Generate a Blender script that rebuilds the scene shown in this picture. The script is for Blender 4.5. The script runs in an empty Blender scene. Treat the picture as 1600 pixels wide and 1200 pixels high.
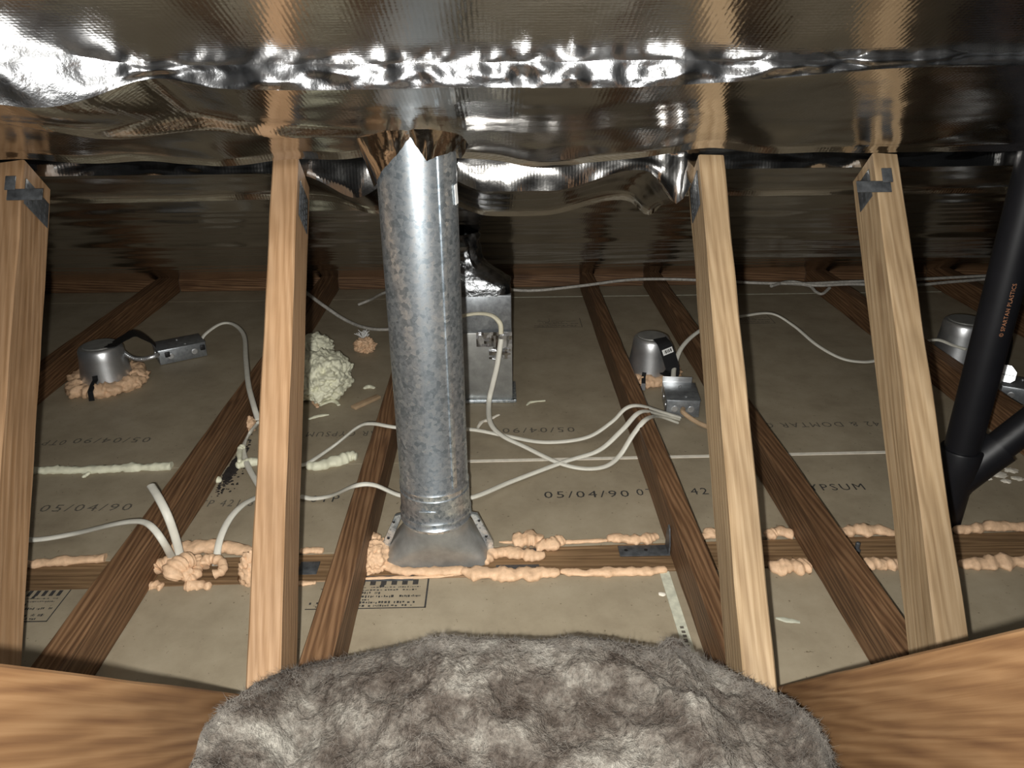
import bpy, bmesh, math, random
from mathutils import Vector, Matrix, noise
random.seed(7)
S = bpy.context.scene
COL = S.collection
R = math.radians
V = Vector

# ------------------------------------------------------------------ camera, light, world, exposure
FPX = 1202.0
PITCH, YAW, ROLL = R(24.0), R(0.87), R(0.5)
CAM = V((0, 0, 1.0))
_fh = V((math.sin(YAW), math.cos(YAW), 0))
_rt = V((math.cos(YAW), -math.sin(YAW), 0))
FWD = _fh * math.cos(PITCH) - V((0, 0, 1)) * math.sin(PITCH)
_up = _fh * math.sin(PITCH) + V((0, 0, 1)) * math.cos(PITCH)
RT = _rt * math.cos(ROLL) - _up * math.sin(ROLL)
UP = _up * math.cos(ROLL) + _rt * math.sin(ROLL)

cd = bpy.data.cameras.new('camera')
cam = bpy.data.objects.new('camera', cd)
COL.objects.link(cam)
cd.sensor_width = 36.0
cd.lens = FPX / 1600.0 * 36.0
cd.clip_start = 0.01
CM = Matrix(((RT.x, UP.x, -FWD.x, CAM.x), (RT.y, UP.y, -FWD.y, CAM.y), (RT.z, UP.z, -FWD.z, CAM.z), (0, 0, 0, 1)))
cam.matrix_world = CM
S.camera = cam

w = bpy.data.worlds.new('world')
S.world = w
w.use_nodes = True
w.node_tree.nodes['Background'].inputs[0].default_value = (0.9, 0.95, 1.0, 1)
w.node_tree.nodes['Background'].inputs[1].default_value = 0.005

# the phone's flash: a small lamp a little left of and below the lens
ld = bpy.data.lights.new('flash', 'SPOT')
ld.energy = 130
ld.color = (1.0, 0.985, 0.94)
ld.spot_size = R(128)
ld.spot_blend = 1.0
ld.shadow_soft_size = 0.006
flash = bpy.data.objects.new('flash', ld)
COL.objects.link(flash)
flash.matrix_world = Matrix.Translation(-RT * 0.025 - UP * 0.021) @ CM

S.view_settings.view_transform = 'Standard'
S.view_settings.look = 'None'
S.view_settings.gamma = 1.0
S.view_settings.use_curve_mapping = False
S.view_settings.exposure = 0.0


def ray(px, py):
    return FWD + RT * ((px - 800.0) / FPX) - UP * ((py - 600.0) / FPX)


def U(px, py, depth):
    return CAM + ray(px, py) * depth


def G(px, py, z=0.0):
    r = ray(px, py)
    return CAM + r * ((z - CAM.z) / r.z)


def atY(px, py, y):
    r = ray(px, py)
    return CAM + r * (y / r.y)


def atX(px, py, x):
    r = ray(px, py)
    return CAM + r * (x / r.x)


def nz(x, y, z=0.0):
    return noise.noise(V((x, y, z)))


def fbm(p, o=4):
    return noise.fractal(p, 1.0, 2.0, o)


def sstep(a, b, x):
    t = max(0.0, min(1.0, (x - a) / (b - a)))
    return t * t * (3 - 2 * t)


# ------------------------------------------------------------------ materials
def new_mat(name):
    m = bpy.data.materials.new(name)
    m.use_nodes = True
    nt = m.node_tree
    b = nt.nodes['Principled BSDF']
    return m, nt, b


def N(nt, t, **kw):
    n = nt.nodes.new(t)
    for k, v in kw.items():
        if k in n.inputs:
            n.inputs[k].default_value = v
        else:
            setattr(n, k, v)
    return n


def ramp(nt, stops):
    n = nt.nodes.new('ShaderNodeValToRGB')
    e = n.color_ramp.elements
    while len(e) < len(stops):
        e.new(0.5)
    for i, (p, c) in enumerate(stops):
        e[i].position = p
        e[i].color = (c[0], c[1], c[2], 1)
    return n


def L(nt, a, b):
    nt.links.new(a, b)


def bump(nt, b, height, strength, dist):
    n = N(nt, 'ShaderNodeBump', Strength=strength, Distance=dist)
    L(nt, height, n.inputs['Height'])
    L(nt, n.outputs[0], b.inputs['Normal'])
    return n


def coords(nt, scale, rnd=True):
    tc = N(nt, 'ShaderNodeTexCoord')
    mp = N(nt, 'ShaderNodeMapping')
    mp.inputs['Scale'].default_value = scale
    if rnd:
        oi = N(nt, 'ShaderNodeObjectInfo')
        mu = N(nt, 'ShaderNodeMath', operation='MULTIPLY')
        L(nt, oi.outputs['Random'], mu.inputs[0])
        mu.inputs[1].default_value = 37.0
        cb = N(nt, 'ShaderNodeCombineXYZ')
        for i in range(3):
            L(nt, mu.outputs[0], cb.inputs[i])
        L(nt, cb.outputs[0], mp.inputs['Location'])
    L(nt, tc.outputs['Object'], mp.inputs['Vector'])
    return mp.outputs[0], tc.outputs['Object']


def wood(name, c_dark, c_mid, c_light, grain_scale=1.0, rough=0.62, stain=0.35, wave=0.2):
    m, nt, b = new_mat(name)
    v, raw = coords(nt, (120 * grain_scale, 120 * grain_scale, 2.2))
    n1 = N(nt, 'ShaderNodeTexNoise', Scale=1.0, Detail=6.0, Roughness=0.65, Distortion=0.5)
    L(nt, v, n1.inputs['Vector'])
    # growth rings: distorted bands stretched along the timber
    v2, _ = coords(nt, (9 * grain_scale, 9 * grain_scale, 0.55))
    wv = N(nt, 'ShaderNodeTexWave', wave_type='BANDS', bands_direction='DIAGONAL', Scale=5.5, Distortion=9.0, Detail=3.0)
    wv.inputs['Detail Scale'].default_value = 0.8
    L(nt, v2, wv.inputs['Vector'])
    mx = N(nt, 'ShaderNodeMix', data_type='FLOAT')
    mx.inputs[0].default_value = wave
    L(nt, n1.outputs['Fac'], mx.inputs[2])
    L(nt, wv.outputs['Fac'], mx.inputs[3])
    rp = ramp(nt, [(0.26, c_dark), (0.5, c_mid), (0.74, c_light)])
    L(nt, mx.outputs[0], rp.inputs[0])
    # blotchy ageing
    v3, _ = coords(nt, (7, 7, 2.4))
    n3 = N(nt, 'ShaderNodeTexNoise', Scale=1.0, Detail=4.0, Roughness=0.65)
    L(nt, v3, n3.inputs['Vector'])
    rp3 = ramp(nt, [(0.36, (0.42, 0.40, 0.38)), (0.62, (1, 1, 1))])
    L(nt, n3.outputs['Fac'], rp3.inputs[0])
    mul = N(nt, 'ShaderNodeMix', data_type='RGBA', blend_type='MULTIPLY')
    mul.inputs[0].default_value = stain
    L(nt, rp.outputs[0], mul.inputs[6])
    L(nt, rp3.outputs[0], mul.inputs[7])
    # knots
    vk, _ = coords(nt, (9, 9, 2.6))
    vo = N(nt, 'ShaderNodeTexVoronoi', Scale=1.0)
    L(nt, vk, vo.inputs['Vector'])
    rk = ramp(nt, [(0.0, (1, 1, 1)), (0.10, (0.6, 0.6, 0.6)), (0.17, (0, 0, 0))])
    L(nt, vo.outputs['Distance'], rk.inputs[0])
    kk = N(nt, 'ShaderNodeMix', data_type='RGBA', blend_type='MIX')
    kk.inputs[7].default_value = (c_dark[0] * 0.55, c_dark[1] * 0.45, c_dark[2] * 0.4, 1)
    kf = N(nt, 'ShaderNodeMath', operation='MULTIPLY')
    kf.inputs[1].default_value = 0.75
    L(nt, rk.outputs[0], kf.inputs[0])
    L(nt, kf.outputs[0], kk.inputs[0])
    L(nt, mul.outputs[2], kk.inputs[6])
    L(nt, kk.outputs[2], b.inputs['Base Color'])
    b.inputs['Roughness'].default_value = rough
    b.inputs['Specular IOR Level'].default_value = 0.3
    bump(nt, b, mx.outputs[0], 0.5, 0.002)
    return m


def plain(name, col, rough=0.5, metal=0.0, var=0.15, scale=40, bumpd=0.0, spec=0.4):
    m, nt, b = new_mat(name)
    v, raw = coords(nt, (scale, scale, scale))
    n = N(nt, 'ShaderNodeTexNoise', Scale=1.0, Detail=5.0, Roughness=0.6)
    L(nt, v, n.inputs['Vector'])
    lo = [max(0, c * (1 - var)) for c in col]
    hi = [min(1, c * (1 + var)) for c in col]
    rp = ramp(nt, [(0.3, lo), (0.7, hi)])
    L(nt, n.outputs['Fac'], rp.inputs[0])
    L(nt, rp.outputs[0], b.inputs['Base Color'])
    b.inputs['Roughness'].default_value = rough
    b.inputs['Metallic'].default_value = metal
    b.inputs['Specular IOR Level'].default_value = spec
    if bumpd:
        bump(nt, b, n.outputs['Fac'], 0.5, bumpd)
    return m


M = {}
M['post'] = wood('fresh_fir', (0.235, 0.130, 0.060), (0.325, 0.195, 0.102), (0.41, 0.262, 0.150), 0.9, 0.6, 0.55)
M['post2'] = wood('pale_fir', (0.245, 0.158, 0.083), (0.345, 0.240, 0.136), (0.435, 0.318, 0.195), 0.9, 0.6, 0.55)
M['joist'] = wood('aged_joist', (0.085, 0.043, 0.022), (0.172, 0.091, 0.044), (0.275, 0.158, 0.083), 1.1, 0.55, 0.6, 0.28)
M['plate'] = wood('plate_timber', (0.115, 0.065, 0.032), (0.225, 0.137, 0.068), (0.33, 0.21, 0.115), 1.0, 0.65, 0.6)
M['near'] = wood('near_fir', (0.125, 0.060, 0.026), (0.205, 0.109, 0.048), (0.280, 0.162, 0.078), 0.8, 0.6, 0.5, 0.2)
M['deck'] = plain('roof_deck', (0.10, 0.055, 0.03), 0.8)


def m_foil():
    m, nt, b = new_mat('reflective_foil')
    v, raw = coords(nt, (1, 1, 1), False)
    # woven scrim: a fine grid pressed into the foil
    sx = N(nt, 'ShaderNodeSeparateXYZ')
    L(nt, raw, sx.inputs[0])
    outs = []
    for ax, k in ((0, 1050.0), (1, 1050.0)):
        mu = N(nt, 'ShaderNodeMath', operation='MULTIPLY')
        mu.inputs[1].default_value = k
        L(nt, sx.outputs[ax], mu.inputs[0])
        sn = N(nt, 'ShaderNodeMath', operation='SINE')
        L(nt, mu.outputs[0], sn.inputs[0])
        outs.append(sn)
    ad = N(nt, 'ShaderNodeMath', operation='ADD')
    L(nt, outs[0].outputs[0], ad.inputs[0])
    L(nt, outs[1].outputs[0], ad.inputs[1])
    n = N(nt, 'ShaderNodeTexNoise', Scale=38.0, Detail=4.0, Roughness=0.6, Distortion=0.4)
    L(nt, raw, n.inputs['Vector'])
    # dusty patches
    n2 = N(nt, 'ShaderNodeTexNoise', Scale=3.0, Detail=6.0, Roughness=0.7)
    L(nt, raw, n2.inputs['Vector'])
    rr = ramp(nt, [(0.3, (0.09,) * 3), (0.75, (0.19,) * 3)])
    L(nt, n2.outputs['Fac'], rr.inputs[0])
    L(nt, rr.outputs[0], b.inputs['Roughness'])
    rc = ramp(nt, [(0.3, (0.54, 0.525, 0.505)), (0.75, (0.74, 0.725, 0.705))])
    L(nt, n2.outputs['Fac'], rc.inputs[0])
    L(nt, rc.outputs[0], b.inputs['Base Color'])
    b.inputs['Metallic'].default_value = 1.0
    b1 = N(nt, 'ShaderNodeBump', Strength=0.10, Distance=0.0002)
    L(nt, ad.outputs[0], b1.inputs['Height'])
    b2 = N(nt, 'ShaderNodeBump', Strength=0.22, Distance=0.002)
    L(nt, n.outputs['Fac'], b2.inputs['Height'])
    L(nt, b1.outputs[0], b2.inputs['Normal'])
    L(nt, b2.outputs[0], b.inputs['Normal'])
    return m


M['foil'] = m_foil()
M['tapefoil'] = plain('crinkled_foil_tape', (0.62, 0.63, 0.65), 0.215, 1.0, 0.12, 45, bumpd=0.003)


def m_paper():
    m, nt, b = new_mat('gypsum_paper')
    v, raw = coords(nt, (1, 1, 1), False)
    n = N(nt, 'ShaderNodeTexNoise', Scale=7.0, Detail=8.0, Roughness=0.7)
    L(nt, raw, n.inputs['Vector'])
    rp = ramp(nt, [(0.25, (0.228, 0.186, 0.128)), (0.5, (0.306, 0.257, 0.180)), (0.75, (0.37, 0.315, 0.228))])
    L(nt, n.outputs['Fac'], rp.inputs[0])
    # dirt specks
    n2 = N(nt, 'ShaderNodeTexNoise', Scale=130.0, Detail=2.0, Roughness=0.5)
    L(nt, raw, n2.inputs['Vector'])
    r2 = ramp(nt, [(0.24, (0.35, 0.3, 0.25)), (0.30, (1, 1, 1))])
    L(nt, n2.outputs['Fac'], r2.inputs[0])
    mu = N(nt, 'ShaderNodeMix', data_type='RGBA', blend_type='MULTIPLY')
    mu.inputs[0].default_value = 0.8
    L(nt, rp.outputs[0], mu.inputs[6])
    L(nt, r2.outputs[0], mu.inputs[7])
    L(nt, mu.outputs[2], b.inputs['Base Color'])
    b.inputs['Roughness'].default_value = 0.55
    b.inputs['Specular IOR Level'].default_value = 0.35
    bump(nt, b, n.outputs['Fac'], 0.15, 0.002)
    return m


M['paper'] = m_paper()
M['core'] = plain('gypsum_core', (0.75, 0.70, 0.60), 0.8)
M['tape'] = plain('paper_tape', (0.50, 0.50, 0.40), 0.7, var=0.2, scale=60)
M['ink'] = plain('print_ink', (0.035, 0.033, 0.032), 0.7, var=0.5, scale=300)
M['ink2'] = plain('faded_ink', (0.10, 0.088, 0.07), 0.7, var=0.4, scale=300)
M['ink_o'] = plain('orange_print', (0.36, 0.16, 0.08), 0.6, var=0.4, scale=300)


def m_galv():
    m, nt, b = new_mat('galvanized_steel')
    v, raw = coords(nt, (150, 150, 150), False)
    n0 = N(nt, 'ShaderNodeTexNoise', Scale=0.5, Detail=3.0)
    L(nt, v, n0.inputs['Vector'])
    mx = N(nt, 'ShaderNodeMix', data_type='RGBA')
    mx.inputs[0].default_value = 0.35
    L(nt, v, mx.inputs[6])
    L(nt, n0.outputs['Color'], mx.inputs[7])
    vo = N(nt, 'ShaderNodeTexVoronoi', Scale=1.3)
    L(nt, mx.outputs[2], vo.inputs['Vector'])
    n2 = N(nt, 'ShaderNodeTexNoise', Scale=0.8, Detail=5.0, Roughness=0.7)
    L(nt, v, n2.inputs['Vector'])
    m2 = N(nt, 'ShaderNodeMix', data_type='RGBA')
    m2.inputs[0].default_value = 0.62
    L(nt, vo.outputs['Color'], m2.inputs[6])
    L(nt, n2.outputs['Fac'], m2.inputs[7])
    bw = N(nt, 'ShaderNodeRGBToBW')
    L(nt, m2.outputs[2], bw.inputs[0])
    rp = ramp(nt, [(0.34, (0.33, 0.38, 0.42)), (0.5, (0.60, 0.66, 0.71)), (0.66, (0.84, 0.89, 0.92))])
    L(nt, bw.outputs[0], rp.inputs[0])
    L(nt, rp.outputs[0], b.inputs['Base Color'])
    r2 = ramp(nt, [(0.3, (0.38,) * 3), (0.7, (0.27,) * 3)])
    L(nt, bw.outputs[0], r2.inputs[0])
    L(nt, r2.outputs[0], b.inputs['Roughness'])
    b.inputs['Metallic'].default_value = 0.88
    bump(nt, b, bw.outputs[0], 0.04, 0.0006)
    return m


M['galv'] = m_galv()
M['galv_dull'] = plain('dull_galvanized', (0.30, 0.30, 0.285), 0.40, 0.5, 0.2, 30)
M['alum'] = plain('spun_aluminium', (0.66, 0.67, 0.68), 0.36, 0.9, 0.12, 25)
M['boxsteel'] = plain('box_steel', (0.32, 0.34, 0.36), 0.32, 0.7, 0.3, 60)
M['plate_steel'] = plain('nail_plate_steel', (0.085, 0.09, 0.096), 0.45, 0.4, 0.45, 70)
M['black'] = plain('black_metal', (0.012, 0.012, 0.013), 0.45)
M['abs'] = plain('black_abs', (0.008, 0.008, 0.010), 0.45, spec=0.35, scale=20)
M['cable'] = plain('white_cable_jacket', (0.66, 0.64, 0.56), 0.45, var=0.06)
M['cable_y'] = plain('cream_cable_jacket', (0.62, 0.58, 0.44), 0.5, var=0.1)
M['cable_old'] = plain('dusty_cable_jacket', (0.42, 0.40, 0.36), 0.6, var=0.3, scale=80)
M['peach'] = plain('peach_foam', (0.66, 0.44, 0.275), 0.6, var=0.14, scale=90, bumpd=0.004)
M['cream'] = plain('cream_foam', (0.70, 0.69, 0.53), 0.55, var=0.10, scale=40, bumpd=0.002)
M['white'] = plain('white_label', (0.8, 0.8, 0.78), 0.6)
M['wrap'] = plain('crumpled_wrap', (0.16, 0.165, 0.17), 0.24, 1.0, 0.5, 60, bumpd=0.004)
M['soot'] = plain('dark_dust', (0.018, 0.014, 0.012), 0.9, var=0.5, scale=60)
M['chip'] = plain('wood_chip', (0.40, 0.28, 0.17), 0.7)


def m_batt():
    m, nt, b = new_mat('grey_fibreglass')
    v, raw = coords(nt, (1, 1, 1), False)
    n = N(nt, 'ShaderNodeTexNoise', Scale=13.0, Detail=12.0, Roughness=0.72, Distortion=0.25)
    L(nt, raw, n.inputs['Vector'])
    rp = ramp(nt, [(0.34, (0.038, 0.029, 0.023)), (0.44, (0.080, 0.066, 0.055)), (0.53, (0.145, 0.128, 0.109)), (0.65, (0.28, 0.262, 0.228))])
    L(nt, n.outputs['Fac'], rp.inputs[0])
    n2 = N(nt, 'ShaderNodeTexNoise', Scale=160.0, Detail=4.0, Roughness=0.7)
    L(nt, raw, n2.inputs['Vector'])
    r2 = ramp(nt, [(0.3, (0.6,) * 3), (0.7, (1.45,) * 3)])
    L(nt, n2.outputs['Fac'], r2.inputs[0])
    mu = N(nt, 'ShaderNodeMix', data_type='RGBA', blend_type='MULTIPLY')
    mu.inputs[0].default_value = 0.9
    L(nt, rp.outputs[0], mu.inputs[6])
    L(nt, r2.outputs[0], mu.inputs[7])
    L(nt, mu.outputs[2], b.inputs['Base Color'])
    b.inputs['Roughness'].default_value = 0.95
    b.inputs['Specular IOR Level'].default_value = 0.1
    bump(nt, b, n2.outputs['Fac'], 1.0, 0.008)
    return m


M['batt'] = m_batt()
M['fibre'] = plain('loose_fibre', (0.105, 0.094, 0.082), 0.9, var=0.75, scale=14)

# ------------------------------------------------------------------ builders
WL = {}


def props(o, label=None, cat=None, group=None, kind=None):
    if label:
        o['label'] = label
    if cat:
        o['category'] = cat
    if group:
        o['group'] = group
    if kind:
        o['kind'] = kind
    return o


def thing(name, loc, label, cat, group=None, kind=None):
    o = bpy.data.objects.new(name, None)
    o.empty_display_size = 0.05
    COL.objects.link(o)
    o.location = loc
    WL[o.name] = V(loc)
    return props(o, label, cat, group, kind)


def finish(name, bm, mat, parent=None, label=None, cat=None, group=None, kind=None, sharp=35, flip=True):
    if flip:
        bmesh.ops.recalc_face_normals(bm, faces=bm.faces[:])
    xs = [v.co for v in bm.verts]
    lo = V((min(c.x for c in xs), min(c.y for c in xs), min(c.z for c in xs)))
    hi = V((max(c.x for c in xs), max(c.y for c in xs), max(c.z for c in xs)))
    loc = V(((lo.x + hi.x) / 2, (lo.y + hi.y) / 2, lo.z))
    bmesh.ops.translate(bm, verts=bm.verts[:], vec=-loc)
    me = bpy.data.meshes.new(name)
    bm.to_mesh(me)
    bm.free()
    me.polygons.foreach_set('use_smooth', [True] * len(me.polygons))
    me.set_sharp_from_angle(angle=R(sharp))
    me.materials.append(mat)
    o = bpy.data.objects.new(name, me)
    COL.objects.link(o)
    WL[o.name] = loc
    if parent is not None:
        o.parent = parent
        o.location = loc - WL[parent.name]
    else:
        o.location = loc
    return props(o, label, cat, group, kind)


def add_box(bm, mat4, sx, sy, sz, bev=0.0):
    r = bmesh.ops.create_cube(bm, size=1.0, matrix=mat4 @ Matrix.Diagonal((sx, sy, sz, 1)))
    if bev:
        es = list({e for v in r['verts'] for e in v.link_edges})
        bmesh.ops.bevel(bm, geom=es, offset=bev, segments=2, affect='EDGES', profile=0.5)


def T(p):
    return Matrix.Translation(p)


def frame(x, y, z, o):
    return Matrix(((x.x, y.x, z.x, o.x), (x.y, y.y, z.y, o.y), (x.z, y.z, z.z, o.z), (0, 0, 0, 1)))


def catmull(pts, n):
    P = [V(p) for p in pts]
    P = [P[0] * 2 - P[1]] + P + [P[-1] * 2 - P[-2]]
    out = []
    for i in range(1, len(P) - 2):
        for k in range(n):
            t = k / n
            a, b, c, d = P[i - 1], P[i], P[i + 1], P[i + 2]
            out.append(0.5 * ((2 * b) + (c - a) * t + (2 * a - 5 * b + 4 * c - d) * t * t + (3 * b - a - 3 * c + d) * t ** 3))
    out.append(P[-2])
    return out


def add_tube(bm, pts, rad, n=10, flat=1.0, rough=0.0, seed=0.0, freq=60.0, cap=True, updir=None):
    """swept tube; flat<1 squashes the section in the vertical; rough adds lumps"""
    rings = []
    s = None
    for i, p in enumerate(pts):
        t = (pts[min(i + 1, len(pts) - 1)] - pts[max(i - 1, 0)]).normalized()
        if s is None:
            u = updir or V((0, 0, 1))
            if abs(t.dot(u)) > 0.9:
                u = V((0, 1, 0))
            s = t.cross(u).normalized()
        else:
            h = t.cross(V((0, 0, 1)))
            s = (s - t * s.dot(t)).normalized()
            if h.length > 0.45:
                h.normalize()
                s = s.lerp(h if h.dot(s) > 0 else -h, 0.15).normalized()
        u2 = s.cross(t).normalized()
        r = rad(i / (len(pts) - 1)) if callable(rad) else rad
        ring = []
        for k in range(n):
            a = 2 * math.pi * k / n
            d = s * math.cos(a) + u2 * math.sin(a) * flat
            q = p + d * r
            if rough:
                e = q * freq + V((seed, seed * 1.7, 0))
                q = p + d * r * (1 + rough * (fbm(e, 3)))
            ring.append(bm.verts.new(q))
        rings.append(ring)
    for a, b in zip(rings[:-1], rings[1:]):
        for k in range(n):
            bm.faces.new((a[k], a[(k + 1) % n], b[(k + 1) % n], b[k]))
    if cap:
        bm.faces.new(rings[0][::-1])
        bm.faces.new(rings[-1])


def add_lathe(bm, prof, c, n=40, cap=True):
    rings = []
    for r, z in prof:
        rings.append([bm.verts.new((c.x + r * math.cos(2 * math.pi * k / n), c.y + r * math.sin(2 * math.pi * k / n), c.z + z)) for k in range(n)])
    for a, b in zip(rings[:-1], rings[1:]):
        for k in range(n):
            bm.faces.new((a[k], a[(k + 1) % n], b[(k + 1) % n], b[k]))
    if cap:
        bm.faces.new(rings[0][::-1])
        bm.faces.new(rings[-1])


def add_blob(bm, c, rx, ry, rz, seed, amp=0.28, freq=2.2, sub=4, worm=0.0):
    r = bmesh.ops.create_icosphere(bm, subdivisions=sub, radius=1.0)
    for v in r['verts']:
        d = v.co.normalized()
        k = 1 + amp * fbm(d * freq + V((seed, seed * 2.1, -seed)), 4)
        if worm:
            k += worm * abs(noise.noise(d * freq * 2.3 + V((seed, 3, 1)))) - worm * 0.3
        v.co = V((c.x + d.x * rx * k, c.y + d.y * ry * k, max(c.z + d.z * rz * k, -0.004)))


def beam(name, p0, p1, w, d, mat, parent=None, xdir=V((1, 0, 0)), label=None, cat=None, group=None, kind=None, seed=0, jit=0.0012, n=26, endcut=None):
    """timber: length along local Z, width w along xdir, depth d across"""
    z = (p1 - p0)
    ln = z.length
    z.normalize()
    x = (xdir - z * xdir.dot(z)).normalized()
    y = z.cross(x)
    bm = bmesh.new()
    rings = []
    bv = 0.0025
    prof = []
    for sx, sy in ((-1, -1), (1, -1), (1, 1), (-1, 1)):
        cx, cy = sx * w / 2, sy * d / 2
        if sx * sy > 0:
            prof += [(cx - sx * bv * 0, cy - sy * bv), (cx - sx * bv, cy)] if sx < 0 else [(cx, cy - sy * bv), (cx - sx * bv, cy)]
        else:
            prof += [(cx - sx * bv, cy), (cx, cy - sy * bv)]
    for i in range(n + 1):
        t = i / n
        ring = []
        for k, (a, b_) in enumerate(prof):
            e = V((a * 30 + seed, b_ * 30, t * ln * 9))
            j = jit * V((nz(e.x, e.y, e.z), nz(e.x + 9, e.y, e.z), 0))
            zz = t * ln
            if endcut and i == n:
                zz += endcut * b_
            ring.append(bm.verts.new((a + j.x, b_ + j.y, zz)))
        rings.append(ring)
    m_ = len(prof)
    for a, b_ in zip(rings[:-1], rings[1:]):
        for k in range(m_):
            bm.faces.new((a[k], a[(k + 1) % m_], b_[(k + 1) % m_], b_[k]))
    bm.faces.new(rings[0][::-1])
    bm.faces.new(rings[-1])
    bmesh.ops.recalc_face_normals(bm, faces=bm.faces[:])
    me = bpy.data.meshes.new(name)
    bm.to_mesh(me)
    bm.free()
    me.polygons.foreach_set('use_smooth', [True] * len(me.polygons))
    me.set_sharp_from_angle(angle=R(40))
    me.materials.append(mat)
    o = bpy.data.objects.new(name, me)
    COL.objects.link(o)
    mw = frame(x, y, z, p0)
    WL[o.name] = V(p0)
    if parent is not None:
        o.parent = parent
        o.matrix_basis = T(-WL[parent.name]) @ mw
    else:
        o.matrix_basis = mw
    return props(o, label, cat, group, kind)


def text_mesh(s, spacing=1.0, thin=0.0):
    cu = bpy.data.curves.new('t', 'FONT')
    cu.body = s
    cu.size = 1.0
    cu.space_character = spacing
    cu.offset = thin
    cu.resolution_u = 2
    ob = bpy.data.objects.new('t', cu)
    COL.objects.link(ob)
    dg = bpy.context.evaluated_depsgraph_get()
    me = bpy.data.meshes.new_from_object(ob.evaluated_get(dg))
    vs = [v.co.copy() for v in me.vertices]
    fs = [tuple(p.vertices) for p in me.polygons]
    bpy.data.objects.remove(ob)
    bpy.data.curves.remove(cu)
    bpy.data.meshes.remove(me)
    return vs, fs


def add_mapped(bm, vs, fs, fn):
    bv = [bm.verts.new(fn(v)) for v in vs]
    for f in fs:
        try:
            bm.faces.new([bv[i] for i in f])
        except ValueError:
            pass


# ------------------------------------------------------------------ setting: floor of gypsum boards, foil ceiling, eave
XL, XR = -3.2, 3.4
def line(a, b):
    p, q = G(*a), G(*b)
    return lambda x: p.y + (q.y - p.y) * (x - p.x) / (q.x - p.x)


PF = line((100, 920), (1550, 876))      # partition top plate, front and back edges
PB = line((100, 879), (1550, 827))
SF = line((45, 736), (1380, 707))       # board seam
PY0, PY1, SY = PF(0), PB(0), SF(0)
SY2 = G(850, 464).y     # far seam
YB = G(850, 450).y      # foot of the eave blocking
XJ = G(1062, 960).x     # butt joint beside the tape


def slab(name, x0, x1, y0, y1, z0, z1, mat, parent=None, bev=0.0, **kw):
    bm = bmesh.new()
    add_box(bm, T(V(((x0 + x1) / 2, (y0 + y1) / 2, (z0 + z1) / 2))), x1 - x0, y1 - y0, z1 - z0, bev)
    return finish(name, bm, mat, parent, **kw)


floor = slab('floor', XL, XR, -1.2, YB + 0.25, -0.06, -0.0405, M['deck'], kind='structure')
floor['label'] = 'attic floor of grey gypsum boards laid paper side up'
gap = 0.0015


def qslab(name, x0, x1, f0, f1, z0_, z1_, mat, parent=None, **kw):
    bm = bmesh.new()
    c = []
    for z in (z0_, z1_):
        for x, f in ((x0, f0), (x1, f0), (x1, f1), (x0, f1)):
            c.append(bm.verts.new((x, f(x), z)))
    for f in ((3, 2, 1, 0), (4, 5, 6, 7), (0, 1, 5, 4), (1, 2, 6, 5), (2, 3, 7, 6), (3, 0, 4, 7)):
        bm.faces.new([c[i] for i in f])
    return finish(name, bm, mat, parent, **kw)


K = lambda v: (lambda x: v)
b_fl = qslab('gypsum_board', XL, XJ - gap, K(-1.2), lambda x: PF(x) - 0.003, -0.0127, 0, M['paper'], floor)
b_fr = qslab('gypsum_board', XJ + gap, XR, K(-1.2), lambda x: PF(x) - 0.003, -0.0127, 0, M['paper'], floor)
b_mid = qslab('gypsum_board', XL, XR, lambda x: PB(x) + 0.003, lambda x: SF(x) - gap, -0.0127, 0, M['paper'], floor)
b_back = qslab('gypsum_board', XL, XR, lambda x: SF(x) + gap, K(SY2 - gap), -0.0127, 0, M['paper'], floor)
b_far = qslab('gypsum_board', XL, XR, K(SY2 + gap), K(YB + 0.2), -0.0127, 0, M['paper'], floor)
# torn white paper edge shows along the seams
qslab('seam_edge', G(640, 722).x, XR, lambda x: SF(x) - 0.006, lambda x: SF(x) + 0.006, 0.0, 0.0015, M['core'], b_back)
slab('seam_edge', G(770, 466).x, XR, SY2 - 0.003, SY2 + 0.003, 0.0, 0.001, M['tape'], b_far)


# foil: roof underside drops towards the eave
def z0(y):
    return 1.394 - 0.406 * y


ceil = None
bm = bmesh.new()
for (x, y, z) in ():
    pass
vs = []
for dz in (0.09, 0.11):
    for y in (-1.2, YB + 0.25):
        for x in (XL, XR):
            vs.append(bm.verts.new((x, y, z0(y) + dz)))
for f in ((0, 1, 3, 2), (4, 6, 7, 5), (0, 4, 5, 1), (2, 3, 7, 6), (0, 2, 6, 4), (1, 5, 7, 3)):
    bm.faces.new([vs[i] for i in f])
ceil = finish('ceiling', bm, M['deck'], kind='structure')
ceil['label'] = 'sloping roof underside lined with silver reflective foil'


def foil(profile_fn, label, nx=560, x0=XL, x1=XR, mat='foil', name='foil_sheet'):
    bm = bmesh.new()
    cols = []
    for i in range(nx + 1):
        x = x0 + (x1 - x0) * i / nx
        cols.append([bm.verts.new((x + dx, y, z)) for (dx, y, z) in profile_fn(x)])
    for a, b in zip(cols[:-1], cols[1:]):
        for k in range(len(a) - 1):
            bm.faces.new((a[k], a[k + 1], b[k + 1], b[k]))
    return finish(name, bm, M[mat], ceil, label=label, sharp=60, flip=False)


def wr(x, y, back):
    """creases and sag of the foil"""
    z = 0.010 * nz(x * 1.1 + 3, y * 1.6)
    z += 0.0035 * nz(x * 4.0, y * 6.0, 2.0)
    z += (0.0005 + 0.0032 * back) * nz(x * 1.6 + 0.6 * y, y * 22.0, 5.0)
    z += 0.0007 * nz(x * 18, y * 24, 8.0)
    return z


def gauss(x, c, s):
    return math.exp(-((x - c) / s) ** 2)


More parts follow.
